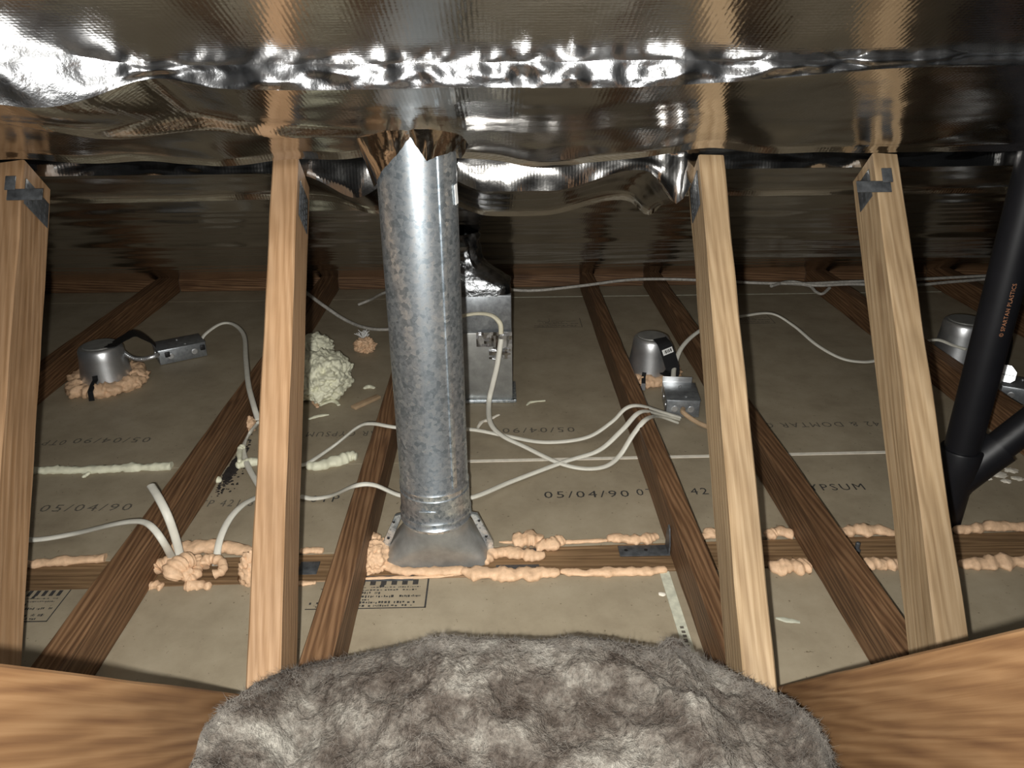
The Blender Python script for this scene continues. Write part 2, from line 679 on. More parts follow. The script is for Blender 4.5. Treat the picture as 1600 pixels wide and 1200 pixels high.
def sheet_upper(x):
    out = []
    for k in range(70):
        y = -1.0 + (1.045 + 1.0) * (k / 69)
        out.append((0, y, z0(y) + wr(x, y, 0) + 0.003))
    return out


LIPX = G(0, 120, z0(1.05)).x


def lip_drop(x):
    d = 0.026 + 0.005 * nz(x * 3.0, 1.0) - 0.013 * sstep(0.12, 0.5, x)
    d += 0.040 * sstep(-0.42, -0.56, x)
    d -= 0.014 * gauss(x, -0.42, 0.05)
    return max(d, 0.010)


def lip(x):
    out = []
    yl = 1.032 - 0.015 * sstep(0.1, 1.0, x)
    yl -= 0.52 * max(0.0, min(-0.43 - x, 0.5))
    d = lip_drop(x)
    zt = z0(yl) + wr(x, yl, 0) + 0.006
    nl = 16
    pl_ = 1.15 - 0.25 * sstep(-0.44, -0.52, x)
    for k in range(nl + 1):
        t = k / nl
        wob = pl_ * (0.0100 * nz(x * 16, t * 1.3, 4.0) + 0.0055 * nz(x * 46, t * 1.6, 9.0))
        y = yl - d * 0.10 * math.sin(math.pi * t) + wob * (0.25 + 0.75 * math.sin(math.pi * t))
        out.append((0, y, zt - (d + 0.006) * t))
    return out


def sheet_mid(x):
    out = [lip(x)[-1]]
    d = lip_drop(x)
    ye = 1.405 + 0.012 * nz(x * 5, 3) + 0.075 * gauss(x, 0.10, 0.14) + 0.03 * gauss(x, -0.55, 0.18)
    ys = out[-1][1]
    n2 = 90
    for k in range(1, n2 + 1):
        t = k / n2
        y = ys + (ye - ys) * t
        z = z0(y) + wr(x, y, 0.0) - d * (1 - sstep(0.0, 0.75, t)) * 1.0
        # diagonal fold gathering towards the duct
        fx = x - (-0.125)
        z -= 0.012 * gauss(t, 0.92, 0.2) * nz(fx * 7.0, t * 2.0, 6.0) 
        z -= 0.016 * gauss(y - (1.14 + 0.42 * (x + 0.55)), 0, 0.022) * sstep(-0.72, -0.55, x) * sstep(-0.15, -0.35, x)
        if t > 0.96:
            z -= 0.008 * (t - 0.96) / 0.04
        out.append((0, y, z))
    return out


def sheet_low(x):
    out = []
    amp = 0.012 + 0.036 * sstep(-0.13, -0.02, x) * sstep(0.26, 0.10, x) + 0.045 * gauss(x, -0.27, 0.06) + 0.06 * gauss(x, 0.335, 0.03)
    amp *= 1.0
    for k in range(8):
        y = 1.36 + 0.13 * k / 8
        out.append((0, y, z0(y) + 0.022 + 0.3 * wr(x, y, 0)))
    yl = 1.49
    zt = z0(yl) + 0.02
    for k in range(11):
        t = k / 10
        wob = 0.004 * nz(x * 22, t * 2, 14.0)
        out.append((0, yl - 0.16 * (amp + 0.02) * t - 0.08 * amp * math.sin(math.pi * t) + wob - 0.3 * amp * sstep(0.30, 0.37, x) * sstep(0.42, 0.37, x), zt - (amp + 0.02) * t))
    off = amp
    ye = 1.70 + 0.08 * gauss(x, 0.08, 0.22) + 0.04 * nz(x * 3.0, 7.0)
    for k in range(1, 41):
        t = k / 40
        y = 1.485 + (ye - 1.485) * t
        z = z0(y) - off * (1 - 0.35 * t) + wr(x, y, 0.25) * sstep(0, 0.2, t)
        z -= 0.010 * sstep(0.94, 1.0, t)
        out.append((0, y, z))
    return out


def sheet_eave(x):
    out = []
    for k in range(190):
        y = 1.60 + (YB + 0.10 - 1.60) * k / 189
        z = z0(y) + 0.012 * sstep(2.0, 1.6, y) + wr(x, y, 1.0) * sstep(3.2, 2.9, y)
        z -= 0.008 * gauss(y, 2.35 + 0.05 * nz(x * 2, 0), 0.03) + 0.006 * gauss(y, 2.8, 0.03)
        out.append((0, y, max(z, z0(YB))))
    return out


foil(sheet_upper, 'silver foil sheet nearest, across the top of the picture')
foil(lip, 'bright crinkled foil tape strip along the sheet joint', mat='tapefoil', name='seam_tape', nx=900)
foil(sheet_mid, 'silver foil sheet just above the brace tops')
foil(sheet_low, 'narrow sagging foil strip behind the brace tops')
foil(sheet_eave, 'dim foil sheet running down to the eave')

# cut foil flaps standing round the duct where it passes the ceiling
DY = 1.36
DC = V((G(682, 800, 0.10).x, DY, 0))
DR = 0.069
bm = bmesh.new()
cut = [(-1.0, 294), (-0.86, 284), (-0.7, 268), (-0.45, 250), (-0.28, 240), (-0.12, 224), (0.0, 214), (0.10, 226), (0.22, 240), (0.33, 252), (0.42, 249), (0.5, 246), (0.75, 240), (0.95, 236), (1.0, 250)]


def cut_y(s):
    for (a, ya), (b, yb) in zip(cut[:-1], cut[1:]):
        if a <= s <= b:
            return ya + (yb - ya) * (s - a) / (b - a)
    return cut[-1][1]


pv = None
rr = DR + 0.006
for i in range(61):
    s = -1 + 2 * i / 60
    a = math.asin(max(-1, min(1, s)))
    x = DC.x + rr * math.sin(a)
    y = DC.y - rr * math.cos(a)
    zc = atY(660, cut_y(s), y).z + 0.002 * nz(s * 14, 0)
    zt = z0(y) + 0.015
    col = []
    for k in range(5):
        t = k / 4
        o = 0.026 * t + 0.004 * nz(s * 5, t * 2)
        col.append(bm.verts.new((x + o * math.sin(a), y - o * math.cos(a), zc + (max(zt, zc + 0.001) - zc) * t)))
    if pv:
        for k in range(4):
            bm.faces.new((pv[k], col[k], col[k + 1], pv[k + 1]))
    pv = col
finish('foil_flap', bm, M['foil'], ceil, label='torn foil flap cut to a point around the duct', sharp=60, flip=False)

# eave blocking: timber between the joists at the far edge
wall = slab('wall_back', XL, XR, YB + 0.045, YB + 0.07, -0.03, z0(YB) + 0.02, M['deck'], kind='structure')
wall['label'] = 'low dark timber closing the eave behind the joists'
JX = {'Z': (-1.46, -1.41), 'A': (-0.764, -0.712), 'B': (-0.333, -0.282), 'C': (0.354, 0.400), 'D': (0.638, 0.688), 'E': (1.36, 1.41), 'F': (1.90, 1.95)}
edges = [XL + 0.4] + [c for k in 'ZABCDEF' for c in JX[k]] + [XR - 0.4]
for i in range(0, len(edges), 2):
    a, b = edges[i] + 0.002, edges[i + 1] - 0.002
    beam('blocking_board', V((a, YB + 0.028, 0.040)), V((b, YB + 0.028, 0.040)), 0.078, 0.034, M['joist'], wall, V((0, 0, 1)), seed=i)

# ------------------------------------------------------------------ framing
jl = {'Z': 'dark ceiling joist at far left, behind the left recessed light',
      'A': 'dark ceiling joist with a cut white cable resting across it, left of the duct',
      'B': 'dark ceiling joist running behind the left side of the round duct',
      'C': 'dark ceiling joist with the steel angle bracket against its side',
      'D': 'dark ceiling joist just left of the rightmost tall brace',
      'E': 'dark ceiling joist below the right recessed light and black pipe',
      'F': 'dark ceiling joist farthest right, beyond the black pipe'}
for i, k in enumerate('ZABCDEF'):
    a, b = JX[k]
    y0 = {'Z': 1.0, 'E': 0.9, 'F': 1.2}.get(k, 0.55)
    beam('ceiling_joist', V(((a + b) / 2, y0, 0.0445)), V(((a + b) / 2, YB + 0.005, 0.0445)), b - a, 0.089, M['joist'], None,
         V((1, 0, 0)), jl[k], 'joist', 'ceiling joists', seed=i * 7, n=40, jit=0.002)

# leaning braces from the floor up to the foil
ZB = 0.05


def brace(px_t, py_t, px_b, py_b, label, mat, seed, w=0.046, d=0.089, yt=1.388, yb=0.835):
    """centre of the camera-side face measured in the photograph at two heights"""
    pt, pb = atY(px_t, py_t, yt), atY(px_b, py_b, yb)
    dr = (pt - pb).normalized()
    nrm = V((0, dr.z, -dr.y)).normalized()          # away from camera, across the depth
    c0 = pb + nrm * d / 2
    k0 = (ZB - c0.z) / dr.z
    p0 = c0 + dr * k0
    c1 = pt + nrm * d / 2
    # run on until it meets the foil
    p1 = c1.copy()
    while p1.z + 0.020 < z0(p1.y) and p1.y < 1.7:
        p1 = p1 + dr * 0.002
    t = thing('roof_brace', p0, label, 'brace', 'leaning roof braces')
    beam('timber', p0, p1, w, d, mat, t, V((1, 0, 0)), seed=seed, n=40, jit=0.0016)
    return t, p0, p1, dr, nrm


br1 = brace(13, 300, -48, 1000, 'tan leaning roof brace at the left edge of the picture', M['post'], 3)
br2 = brace(443, 300, 413, 1000, 'orange-tan leaning roof brace left of the round duct', M['post'], 17)
br3 = brace(1117, 300, 1182, 1000, 'pale leaning roof brace to the right of the middle recessed light', M['post2'], 31)
br4 = brace(1392, 300, 1490, 1000, 'knotty leaning roof brace in front of the black pipe', M['post2'], 45)


def nail_plate(br, side, up, ln, wd, bend=0.0):
    t, p0, p1, dr, nrm = br
    c = p1 - dr * up + V((1, 0, 0)) * side * (0.023 + 0.0016) + nrm * 0.0
    bm = bmesh.new()
    add_box(bm, frame(V((1, 0, 0)), nrm, dr, c), 0.0016, wd, ln, 0.0004)
    # teeth punched in rows
    for i in range(int(ln / 0.012)):
        for j in range(int(wd / 0.014)):
            q = c + dr * (-ln / 2 + 0.006 + i * 0.012) + nrm * (-wd / 2 + 0.007 + j * 0.014)
            add_box(bm, frame(V((1, 0, 0)), nrm, dr, q + V((side * 0.0009, 0, 0))), 0.0012, 0.003, 0.007)
    finish('nail_plate', bm, M['plate_steel'], t, label='dark steel nail plate at the top end')


nail_plate(br1, 1, 0.06, 0.055, 0.075)
nail_plate(br2, 1, 0.075, 0.075, 0.06)
nail_plate(br3, -1, 0.06, 0.075, 0.06)
nail_plate(br4, -1, 0.05, 0.06, 0.05)
# bent strap ends sticking out beside the outer braces
for br, s in ((br1, 1), (br4, -1)):
    t, p0, p1, dr, nrm = br
    bm = bmesh.new()
    c = p1 - dr * 0.075 - nrm * 0.046 + V((s * 0.03, 0, 0))
    add_box(bm, frame(V((1, 0, 0)), nrm, dr, c), 0.062, 0.002, 0.024, 0.0006)
    add_box(bm, frame(V((1, 0, 0)), nrm, dr, c + V((-s * 0.02, 0, 0.02))), 0.018, 0.002, 0.03, 0.0006)
    finish('strap_end', bm, M['plate_steel'], t)

# near webs rising towards the camera out of the foot of the middle braces
for nm, x, pin, pout, lab, sd in (
        ('left', -0.352, (380, 1085), (0, 1035), 'broad brown timber rising across the lower left corner', 5),
        ('right', 0.405, (1200, 1076), (1600, 980), 'broad grained timber rising across the lower right corner', 23)):
    a, b = atX(pin[0], pin[1], x), atX(pout[0], pout[1], x)
    dr = (b - a).normalized()
    nrm = V((0, -dr.z, dr.y))
    if nrm.z > 0:
        nrm = -nrm
    wd = 0.165
    sx = 1 if x > 0 else -1
    off = nrm * wd / 2 + V((sx * 0.019, 0, 0))
    p0 = a + off - dr * 0.10
    p1 = b + off + dr * 0.5
    beam('diagonal_web', p0, p1, 0.038, wd, M['near'], None, V((1, 0, 0)), lab, 'timber', 'diagonal timbers at the front', seed=sd, n=40)

# partition top plate across the floor
_xa, _xb = XL + 0.5, XR - 0.5
plate = beam('top_plate', V((_xa, (PF(_xa) + PB(_xa)) / 2, -0.020)), V((_xb, (PF(_xb) + PB(_xb)) / 2, -0.020)), PY1 - PY0 - 0.004, 0.038, M['plate'], None, V((0, 1, 0)),
             'brown partition top plate lying across the floor under the duct', 'timber', seed=60, n=60)

# ------------------------------------------------------------------ round duct with its boot
duct = thing('vent_duct', (DC.x, DC.y, 0), 'round galvanized duct rising from a flared boot to the foil', 'duct')
HB = 0.105
bm = bmesh.new()
prof = [(DR, HB + 0.035), (DR, HB + 0.075), (DR + 0.0022, HB + 0.080), (DR, HB + 0.085), (DR, HB + 0.30), (DR, HB + 0.60), (DR, 0.95)]
add_lathe(bm, prof, DC, 64, cap=False)
# standing lock seam
sa = R(-90 + 40)
for z in (0,):
    c = DC + V((math.cos(sa), math.sin(sa), 0)) * (DR + 0.001)
    add_box(bm, T(V((c.x, c.y, (HB + 0.09 + 0.95) / 2))) @ Matrix.Rotation(sa, 4, 'Z'), 0.004, 0.010, 0.95 - HB - 0.09, 0.001)
finish('duct_pipe', bm, M['galv'], duct)
bm = bmesh.new()
rc = DR + 0.0018
prof = [(rc - 0.002, HB - 0.010), (rc, HB - 0.004), (rc + 0.003, HB), (rc, HB + 0.004), (rc - 0.001, HB + 0.010), (rc + 0.0028, HB + 0.016), (rc, HB + 0.022), (rc, HB + 0.036), (rc, HB + 0.066), (rc - 0.002, HB + 0.068)]
add_lathe(bm, prof, DC, 64, cap=False)
col = finish('crimped_collar', bm, M['galv'], duct)
bm = bmesh.new()
q = DC + V((-0.01, -rc - 0.0005, HB + 0.045))
add_box(bm, T(q) @ Matrix.Rotation(R(4), 4, 'Y'), 0.034, 0.002, 0.004, 0.0008)
finish('punched_tab', bm, M['galv'], col)
# boot: round above, rounded rectangle below
bm = bmesh.new()
BW, BD = 0.106, 0.052
nseg = 64
rings = []
for k in range(15):
    t = k / 14
    z = HB - 0.004 - (HB - 0.004 - 0.002) * t
    m_ = sstep(0.12, 0.95, t)
    ring = []
    for i in range(nseg):
        a = 2 * math.pi * i / nseg
        cx, cy = math.cos(a), math.sin(a)
        e = 0.28
        qx = math.copysign(abs(cx) ** e, cx) * BW
        qy = math.copysign(abs(cy) ** e, cy) * BD
        x = (1 - m_) * cx * DR + m_ * qx
        y = (1 - m_) * cy * DR + m_ * qy
        ring.append(bm.verts.new((DC.x + x, DC.y + y, z)))
    rings.append(ring)
for a, b in zip(rings[:-1], rings[1:]):
    for k in range(nseg):
        bm.faces.new((a[k], a[(k + 1) % nseg], b[(k + 1) % nseg], b[k]))
boot = finish('flared_boot', bm, M['galv_dull'], duct, label='dull grey boot flaring from round to rectangular')
for s in (-1, 1):
    bm = bmesh.new()
    pr = [(DR + 0.001, HB - 0.002), (DR + 0.017, HB - 0.006), (BW + 0.012, 0.028), (BW + 0.012, 0.004), (BW - 0.004, 0.004), (BW - 0.006, 0.03)]
    fa = [bm.verts.new((DC.x + s * x, DC.y - 0.004, z)) for x, z in pr]
    fb = [bm.verts.new((DC.x + s * x, DC.y + 0.004, z)) for x, z in pr]
    n = len(pr)
    bm.faces.new(fa)
    bm.faces.new(fb[::-1])
    for k in range(n):
        bm.faces.new((fa[k], fb[k], fb[(k + 1) % n], fa[(k + 1) % n]))
    fl = finish('seam_flange', bm, M['galv'], boot)
for s in (-1, 1):
    for z in (0.085, 0.045):
        bm = bmesh.new()
        xx = DR + 0.013 + (BW - DR) * (HB - z) / HB
        add_lathe(bm, [(0.003, 0), (0.003, 0.002), (0.001, 0.003)], V((0, 0, 0)), 10)
        bmesh.ops.transform(bm, verts=bm.verts[:], matrix=T(V((DC.x + s * xx, DC.y - 0.0035, z))) @ Matrix.Rotation(R(90), 4, 'X'))
        finish('rivet', bm, M['black'], boot)
# small cut of paper label on the duct's shoulder
bm = bmesh.new()
a = R(-90 + 72)
c = DC + V((math.cos(a), math.sin(a), 0)) * (DR + 0.002)
add_box(bm, T(V((c.x, c.y, atY(715, 310, 1.30).z))) @ Matrix.Rotation(a, 4, 'Z') @ Matrix.Rotation(R(6), 4, 'X'), 0.001, 0.012, 0.034)
finish('paper_label', bm, M['white'], duct, label='narrow white label')

# nail-stopper plates let into the top plate beside the duct
pz = 0.001
for (x0, x1, y0f, y1f, lab) in ((775, 842, 0.02, 0.35, 'steel guard plate on the top plate right of the duct'), (470, 500, 0.25, 0.7, 'blue-grey steel plate on the top plate left of the dark joist'), (560, 650, -0.06, 0.12, 'thin steel edge plate in front of the duct boot')):
    a, b = G(x0, 880), G(x1, 880)
    ya, yb = PF(a.x) + (PB(a.x) - PF(a.x)) * y0f, PF(a.x) + (PB(a.x) - PF(a.x)) * y1f
    slab('guard_plate', a.x, b.x, ya, yb, -0.002, 0.001, M['plate_steel'], None, 0.0005, label=lab, cat='steel plate', group='steel plates on the top plate')
a, b = G(785, 856), G(840, 856)
slab('guard_plate', a.x, b.x, PB(a.x) - 0.030, PB(a.x) - 0.008, -0.002, 0.0012, M['plate_steel'], None, 0.0005, label='upper steel guard plate under the foam right of the duct', cat='steel plate', group='steel plates on the top plate')

# steel angle bracket against joist C
ab = thing('angle_bracket', G(1000, 868), 'bent steel angle bracket between top plate and dark joist', 'bracket')
p0, p1 = G(966, 862), G(1028, 862)
bm = bmesh.new()
yb = (p0.y + p1.y) / 2
add_box(bm, T(V(((p0.x + 0.354) / 2, yb, 0.0025))), 0.352 - p0.x, 0.036, 0.003, 0.0008)
finish('base_leg', bm, M['plate_steel'], ab)
bm = bmesh.new()
xk = 0.3515
pr = [(-0.018, 0.003), (0.018, 0.003), (0.018, 0.030), (0.006, 0.064), (-0.004, 0.060), (-0.018, 0.030)]
fa = [bm.verts.new((xk - 0.003, yb + y, z)) for y, z in pr]
fb = [bm.verts.new((xk, yb + y, z)) for y, z in pr]
bm.faces.new(fa)
bm.faces.new(fb[::-1])
for k in range(6):
    bm.faces.new((fa[k], fb[k], fb[(k + 1) % 6], fa[(k + 1) % 6]))
finish('upright_leg', bm, M['plate_steel'], ab)
for f in (0.15, 0.55):
    bm = bmesh.new()
    add_lathe(bm, [(0.004, 0), (0.004, 0.0008)], V((p0.x + (0.352 - p0.x) * f, yb, 0.0041)), 12)
    finish('screw_hole', bm, M['black'], ab)

# bolt poking out beside joist D
bm = bmesh.new()
c = G(1338, 862, 0.0)
add_lathe(bm, [(0.008, 0.0), (0.008, 0.006), (0.005, 0.008), (0.005, 0.022), (0.003, 0.024)], c, 12)
finish('bolt', bm, M['plate_steel'], None, label='small steel bolt standing on the top plate beside joist', cat='bolt')

# ------------------------------------------------------------------ black drain pipe
PC = G(1474, 812)
PR = 0.0355
pipe = thing('drain_pipe', (PC.x, PC.y, 0), 'black plastic drain pipe with a side branch at right', 'pipe')
zh = atY(1508, 700, PC.y).z
bm = bmesh.new()
add_lathe(bm, [(PR, zh - 0.02), (PR, zh + 0.2), (PR, z0(PC.y) + 0.03)], PC, 48)
pp = finish('upper_pipe', bm, M['abs'], pipe)
bm = bmesh.new()
add_lathe(bm, [(PR, -0.012), (PR, zh * 0.5), (PR + 0.003, zh - 0.10), (PR + 0.007, zh - 0.055), (PR + 0.0075, zh - 0.004), (PR + 0.006, zh), (PR, zh + 0.0005)], PC, 48)
wye = finish('wye_fitting', bm, M['abs'], pipe)
b0 = V((PC.x, PC.y, zh - 0.085))
b1 = atY(1600, 668, PC.y)
dr = (b1 - b0).normalized()
bm = bmesh.new()
pts = [b0 + dr * t for t in (0.0, 0.05, 0.068, 0.072, 0.12)]
add_tube(bm, pts, lambda t: (PR + 0.004) if t < 0.9 else PR + 0.006, 32)
finish('branch_hub', bm, M['abs'], wye)
bm = bmesh.new()
add_tube(bm, [b0 + dr * 0.10, b0 + dr * 0.3, b0 + dr * 0.7], PR * 0.93, 32)
finish('branch_pipe', bm, M['abs'], pipe)
# printed line along the pipe, reading upwards
bm = bmesh.new()
vs_, fs_ = text_mesh('\u00a9 SPARTAN PLASTICS', 1.1)
mxx = max(v.x for v in vs_)
za, zb = atY(1553, 525, PC.y - 0.03).z, atY(1590, 442, PC.y - 0.03).z
k = (zb - za) / mxx
ang = R(-98)


def pmap(v):
    a = ang - (v.y - 0.35) * 0.011 / PR
    return V((PC.x + (PR + 0.0006) * math.cos(a), PC.y + (PR + 0.0006) * math.sin(a), za + v.x * k))


add_mapped(bm, vs_, fs_, pmap)
finish('printed_text', bm, M['ink_o'], pp, label='orange lettering reading up the pipe', flip=False)


# ------------------------------------------------------------------ recessed light housings
def can(loc, rb, rt, h, label):
    t = thing('recessed_light', loc, label, 'light housing', 'recessed light housings')
    bm = bmesh.new()
    add_lathe(bm, [(rb, 0.001), (rb, 0.02), (rb * 0.98, 0.03), (rt + (rb - rt) * 0.25, h * 0.72), (rt + 0.002, h - 0.012), (rt - 0.003, h - 0.003), (rt - 0.008, h)], loc, 48)
    hs = finish('housing', bm, M['alum'], t)
    bm = bmesh.new()
    add_lathe(bm, [(rt - 0.012, h), (rt - 0.014, h + 0.003), (rt - 0.03, h + 0.0035)], loc, 40)
    finish('top_cap', bm, M['galv_dull'], hs)
    return t


def ribbon(bm, pts, wdir, w, th):
    """flat strap following pts, wdir = width direction"""
    rows = []
    for i, p in enumerate(pts):
        t = (pts[min(i + 1, len(pts) - 1)] - pts[max(i - 1, 0)]).normalized()
        s = (wdir - t * wdir.dot(t)).normalized()
        n = t.cross(s)
        rows.append([bm.verts.new(p + s * a * w / 2 + n * b * th / 2) for a, b in ((-1, -1), (1, -1), (1, 1), (-1, 1))])
    for a, b in zip(rows[:-1], rows[1:]):
        for k in range(4):
            bm.faces.new((a[k], a[(k + 1) % 4], b[(k + 1) % 4], b[k]))
    bm.faces.new(rows[0][::-1])
    bm.faces.new(rows[-1])


def jbox(t, c, rz, sx, sy, h, screw=True):
    """junction box with knockouts, a lid and screws; c on the floor"""
    mt = T(V((c.x, c.y, 0))) @ Matrix.Rotation(rz, 4, 'Z')
    bm = bmesh.new()
    add_box(bm, mt @ T(V((0, 0, 0.002 + h / 2))), sx, sy, h, 0.0015)
    bx = finish('junction_box', bm, M['boxsteel'], t)
    bm = bmesh.new()
    add_box(bm, mt @ T(V((0, 0, h + 0.003))), sx + 0.003, sy + 0.003, 0.002, 0.0006)
    finish('lid', bm, M['boxsteel'], bx)
    for i, (dx, dy, ax) in enumerate(((-sx * 0.25, -sy / 2, 'X'), (sx * 0.25, -sy / 2, 'X'), (-sx / 2, -sy * 0.25, 'Y'), (-sx / 2, sy * 0.2, 'Y'), (sx / 2, -sy * 0.25, 'Y'))):
        bm = bmesh.new()
        add_lathe(bm, [(0.010, -0.0008), (0.010, 0.0012), (0.008, 0.0016), (0.0075, 0.001)], V((0, 0, 0)), 18)
        rot = Matrix.Rotation(R(90), 4, ax) if ax == 'X' else Matrix.Rotation(R(90 if dx > 0 else -90), 4, ax)
        bmesh.ops.transform(bm, verts=bm.verts[:], matrix=mt @ T(V((dx, dy, h * 0.52))) @ rot)
        finish('knockout', bm, M['alum'], bx)
    for dx, dy in ((0.0, 0.28), (0.1, -0.3)):
        bm = bmesh.new()
        add_lathe(bm, [(0.004, 0), (0.004, 0.002), (0.002, 0.003)], V((0, 0, 0)), 10)
        bmesh.ops.transform(bm, verts=bm.verts[:], matrix=mt @ T(V((dx * sx, dy * sy, h + 0.004))))
        finish('screw', bm, M['alum'], bx)
    return bx, mt


def foam_ring(c, r0, r1, seed, label, a0=0.0, a1=2 * math.pi, h=0.03):
    bm = bmesh.new()
    n = 150
    pts = []
    full = (a1 - a0) > 6.2
    for i in range(n + 1):
        a = a0 + (a1 - a0) * i / n
        rr_ = (r0 + r1) / 2 + 0.006 * nz(math.cos(a) * 3 + seed, math.sin(a) * 3)
        pts.append(V((c.x + rr_ * math.cos(a), c.y + rr_ * math.sin(a), h * 0.42)))
    add_tube(bm, pts, lambda t: (r1 - r0) / 2 * (1.0 + 0.16 * math.sin(t * 40 + seed)), 22, h / (r1 - r0), 0.55, seed, 62.0)
    return finish('foam_collar', bm, M['peach'], None, label, 'spray foam', 'foam around the recessed lights', sharp=80)


# left light
c1 = G(170, 600)
l1 = can(c1, 0.078, 0.064, 0.135, 'silver recessed light housing on the left board, joined to a box by ribbed conduit')
foam_ring(c1, 0.066, 0.122, 1.3, 'lumpy peach foam ring around the left recessed light', h=0.04)
bm = bmesh.new()
s0 = c1 + V((0.0, -0.080, 0.03))
ribbon(bm, [c1 + V((0.006, -0.078, 0.062)), c1 + V((0.008, -0.084, 0.050)), c1 + V((0.009, -0.105, 0.044)), c1 + V((0.010, -0.130, 0.032)), c1 + V((0.012, -0.137, 0.004))], V((1, 0, 0)), 0.016, 0.003)
finish('black_clip', bm, M['black'], l1)
cb = G(283, 557)
bx1, mt1 = jbox(l1, cb, R(33), 0.155, 0.10, 0.050)
for (dx, dy) in ((-0.05, -0.051), (0.066, -0.051), (0.0785, 0.005)):
    bm = bmesh.new()
    add_box(bm, mt1 @ T(V((dx, dy, 0.036))), 0.016, 0.012, 0.018, 0.002)
    finish('black_clamp', bm, M['black'], bx1)
# black arm from the housing to the box
A = c1 + V((0.045, -0.01, 0.137))
Bp = mt1 @ V((-0.075, 0.0, 0.055))
bm = bmesh.new()
mid = (A + Bp) / 2 + V((0, 0.02, 0.034))
ribbon(bm, catmull([A + V((-0.012, -0.003, 0.001)), A, A.lerp(mid, 0.5) + V((0, 0, 0.004)), mid, Bp + V((-0.02, 0.0, 0.028)), Bp, Bp + V((0.004, 0, -0.03))], 6), V((0.35, -0.9, 0)), 0.036, 0.003)
finish('black_arm', bm, M['black'], l1)
# ribbed flexible conduit
bm = bmesh.new()
pc = catmull([G(186, 541, 0.118), G(194, 551, 0.10), G(207, 559, 0.085), G(224, 561, 0.07), G(240, 557, 0.058), mt1 @ V((-0.072, -0.03, 0.036))], 60)
add_tube(bm, pc, lambda t: 0.0058 + 0.0014 * math.sin(t * 420), 12)
finish('flexible_conduit', bm, M['alum'], l1, label='ribbed silver conduit')

# middle light
c2 = G(1014, 586)
l2 = can(c2, 0.072, 0.056, 0.136, 'silver recessed light housing with a black strap and barcode, between two joists')
foam_ring(c2, 0.064, 0.105, 5.1, 'peach foam crumbs around the middle recessed light', h=0.03)
bm = bmesh.new()
pb = G(1050, 620)
strap = catmull([c2 + V((0.018, -0.035, 0.141)), c2 + V((0.03, -0.064, 0.130)), c2 + V((0.045, -0.078, 0.09)), c2 + V((0.055, -0.090, 0.05)), V((pb.x - 0.012, pb.y + 0.055, 0.045))], 6)
ribbon(bm, strap, V((1, 0.25, 0)), 0.046, 0.003)
st = finish('black_strap', bm, M['black'], l2)
p = strap[9]
tt = (strap[10] - strap[8]).normalized()
sd = (V((1, 0.25, 0)) - tt * V((1, 0.25, 0)).dot(tt)).normalized()
nn = tt.cross(sd)
if nn.y > 0:
    nn = -nn
bm = bmesh.new()
add_box(bm, frame(sd, tt, nn, p + nn * 0.0022), 0.036, 0.018, 0.0008)
lb = finish('barcode_label', bm, M['white'], st, label='small white label with bars')
bm = bmesh.new()
for i in range(9):
    add_box(bm, frame(sd, tt, nn, p + nn * 0.0028 + sd * (-0.012 + i * 0.003 + 0.0007 * (i % 2))), 0.0010 + 0.0007 * (i % 3), 0.010, 0.0004)
bmo = finish('bars', bm, M['ink'], st)
bx2, mt2 = jbox(l2, G(1062, 638), R(-6), 0.094, 0.125, 0.052)
bm = bmesh.new()
add_box(bm, mt2 @ T(V((-0.004, 0.072, 0.045))), 0.088, 0.002, 0.052, 0.0006)
add_box(bm, mt2 @ T(V((-0.004, 0.066, 0.054))), 0.088, 0.014, 0.002, 0.0006)
finish('back_bracket', bm, M['alum'], l2)
bm = bmesh.new()
ribbon(bm, [c2 + V((-0.030, -0.072, 0.04)), c2 + V((-0.034, -0.082, 0.03)), c2 + V((-0.040, -0.118, 0.022)), c2 + V((-0.042, -0.126, 0.003))], V((1, -0.3, 0)), 0.013, 0.003)
finish('black_clip', bm, M['black'], l2)
bm = bmesh.new()
add_tube(bm, catmull([mt2 @ V((0.0, -0.066, 0.03)), G(1068, 645, 0.03), G(1090, 660, 0.012), G(1118, 672, 0.008)], 8), 0.007, 10)
finish('brown_lead', bm, M['chip'], l2, label='brown sheathed lead')

# right light
c3 = G(1494, 566)
l3 = can(c3, 0.080, 0.066, 0.150, 'silver recessed light housing half hidden behind the black pipe')
bx3, mt3 = jbox(l3, G(1592, 622), R(-30), 0.11, 0.10, 0.046)
bm = bmesh.new()
pl = G(1572, 596, 0.02)
pl = G(1570, 585, 0.07)
nn = (CAM - pl).normalized()
xx_ = V((0, 0, 1)).cross(nn).normalized()
yy_ = nn.cross(xx_)
mf = frame(xx_, yy_, nn, pl) @ Matrix.Rotation(R(22.5), 4, 'Z')
add_lathe(bm, [(0.031, -0.001), (0.031, 0.001)], V((0, 0, 0)), 8)
bmesh.ops.transform(bm, verts=bm.verts[:], matrix=mf)
bp = finish('cover_plate', bm, M['alum'], l3, label='bright eight-sided cover plate')
bm = bmesh.new()
mf2 = frame(xx_, yy_, nn, pl + nn * 0.0014)
add_box(bm, mf2, 0.058, 0.0022, 0.001)
add_box(bm, mf2, 0.0018, 0.056, 0.001)
finish('slot_lines', bm, M['black'], bp)
bm = bmesh.new()
ribbon(bm, catmull([c3 + V((0.02, -0.02, 0.152)), c3 + V((0.06, -0.03, 0.15)), c3 + V((0.11, -0.05, 0.11)), V((pl.x, pl.y + 0.03, 0.04))], 6), V((0.4, -0.9, 0)), 0.04, 0.003)
finish('black_strap', bm, M['black'], l3)

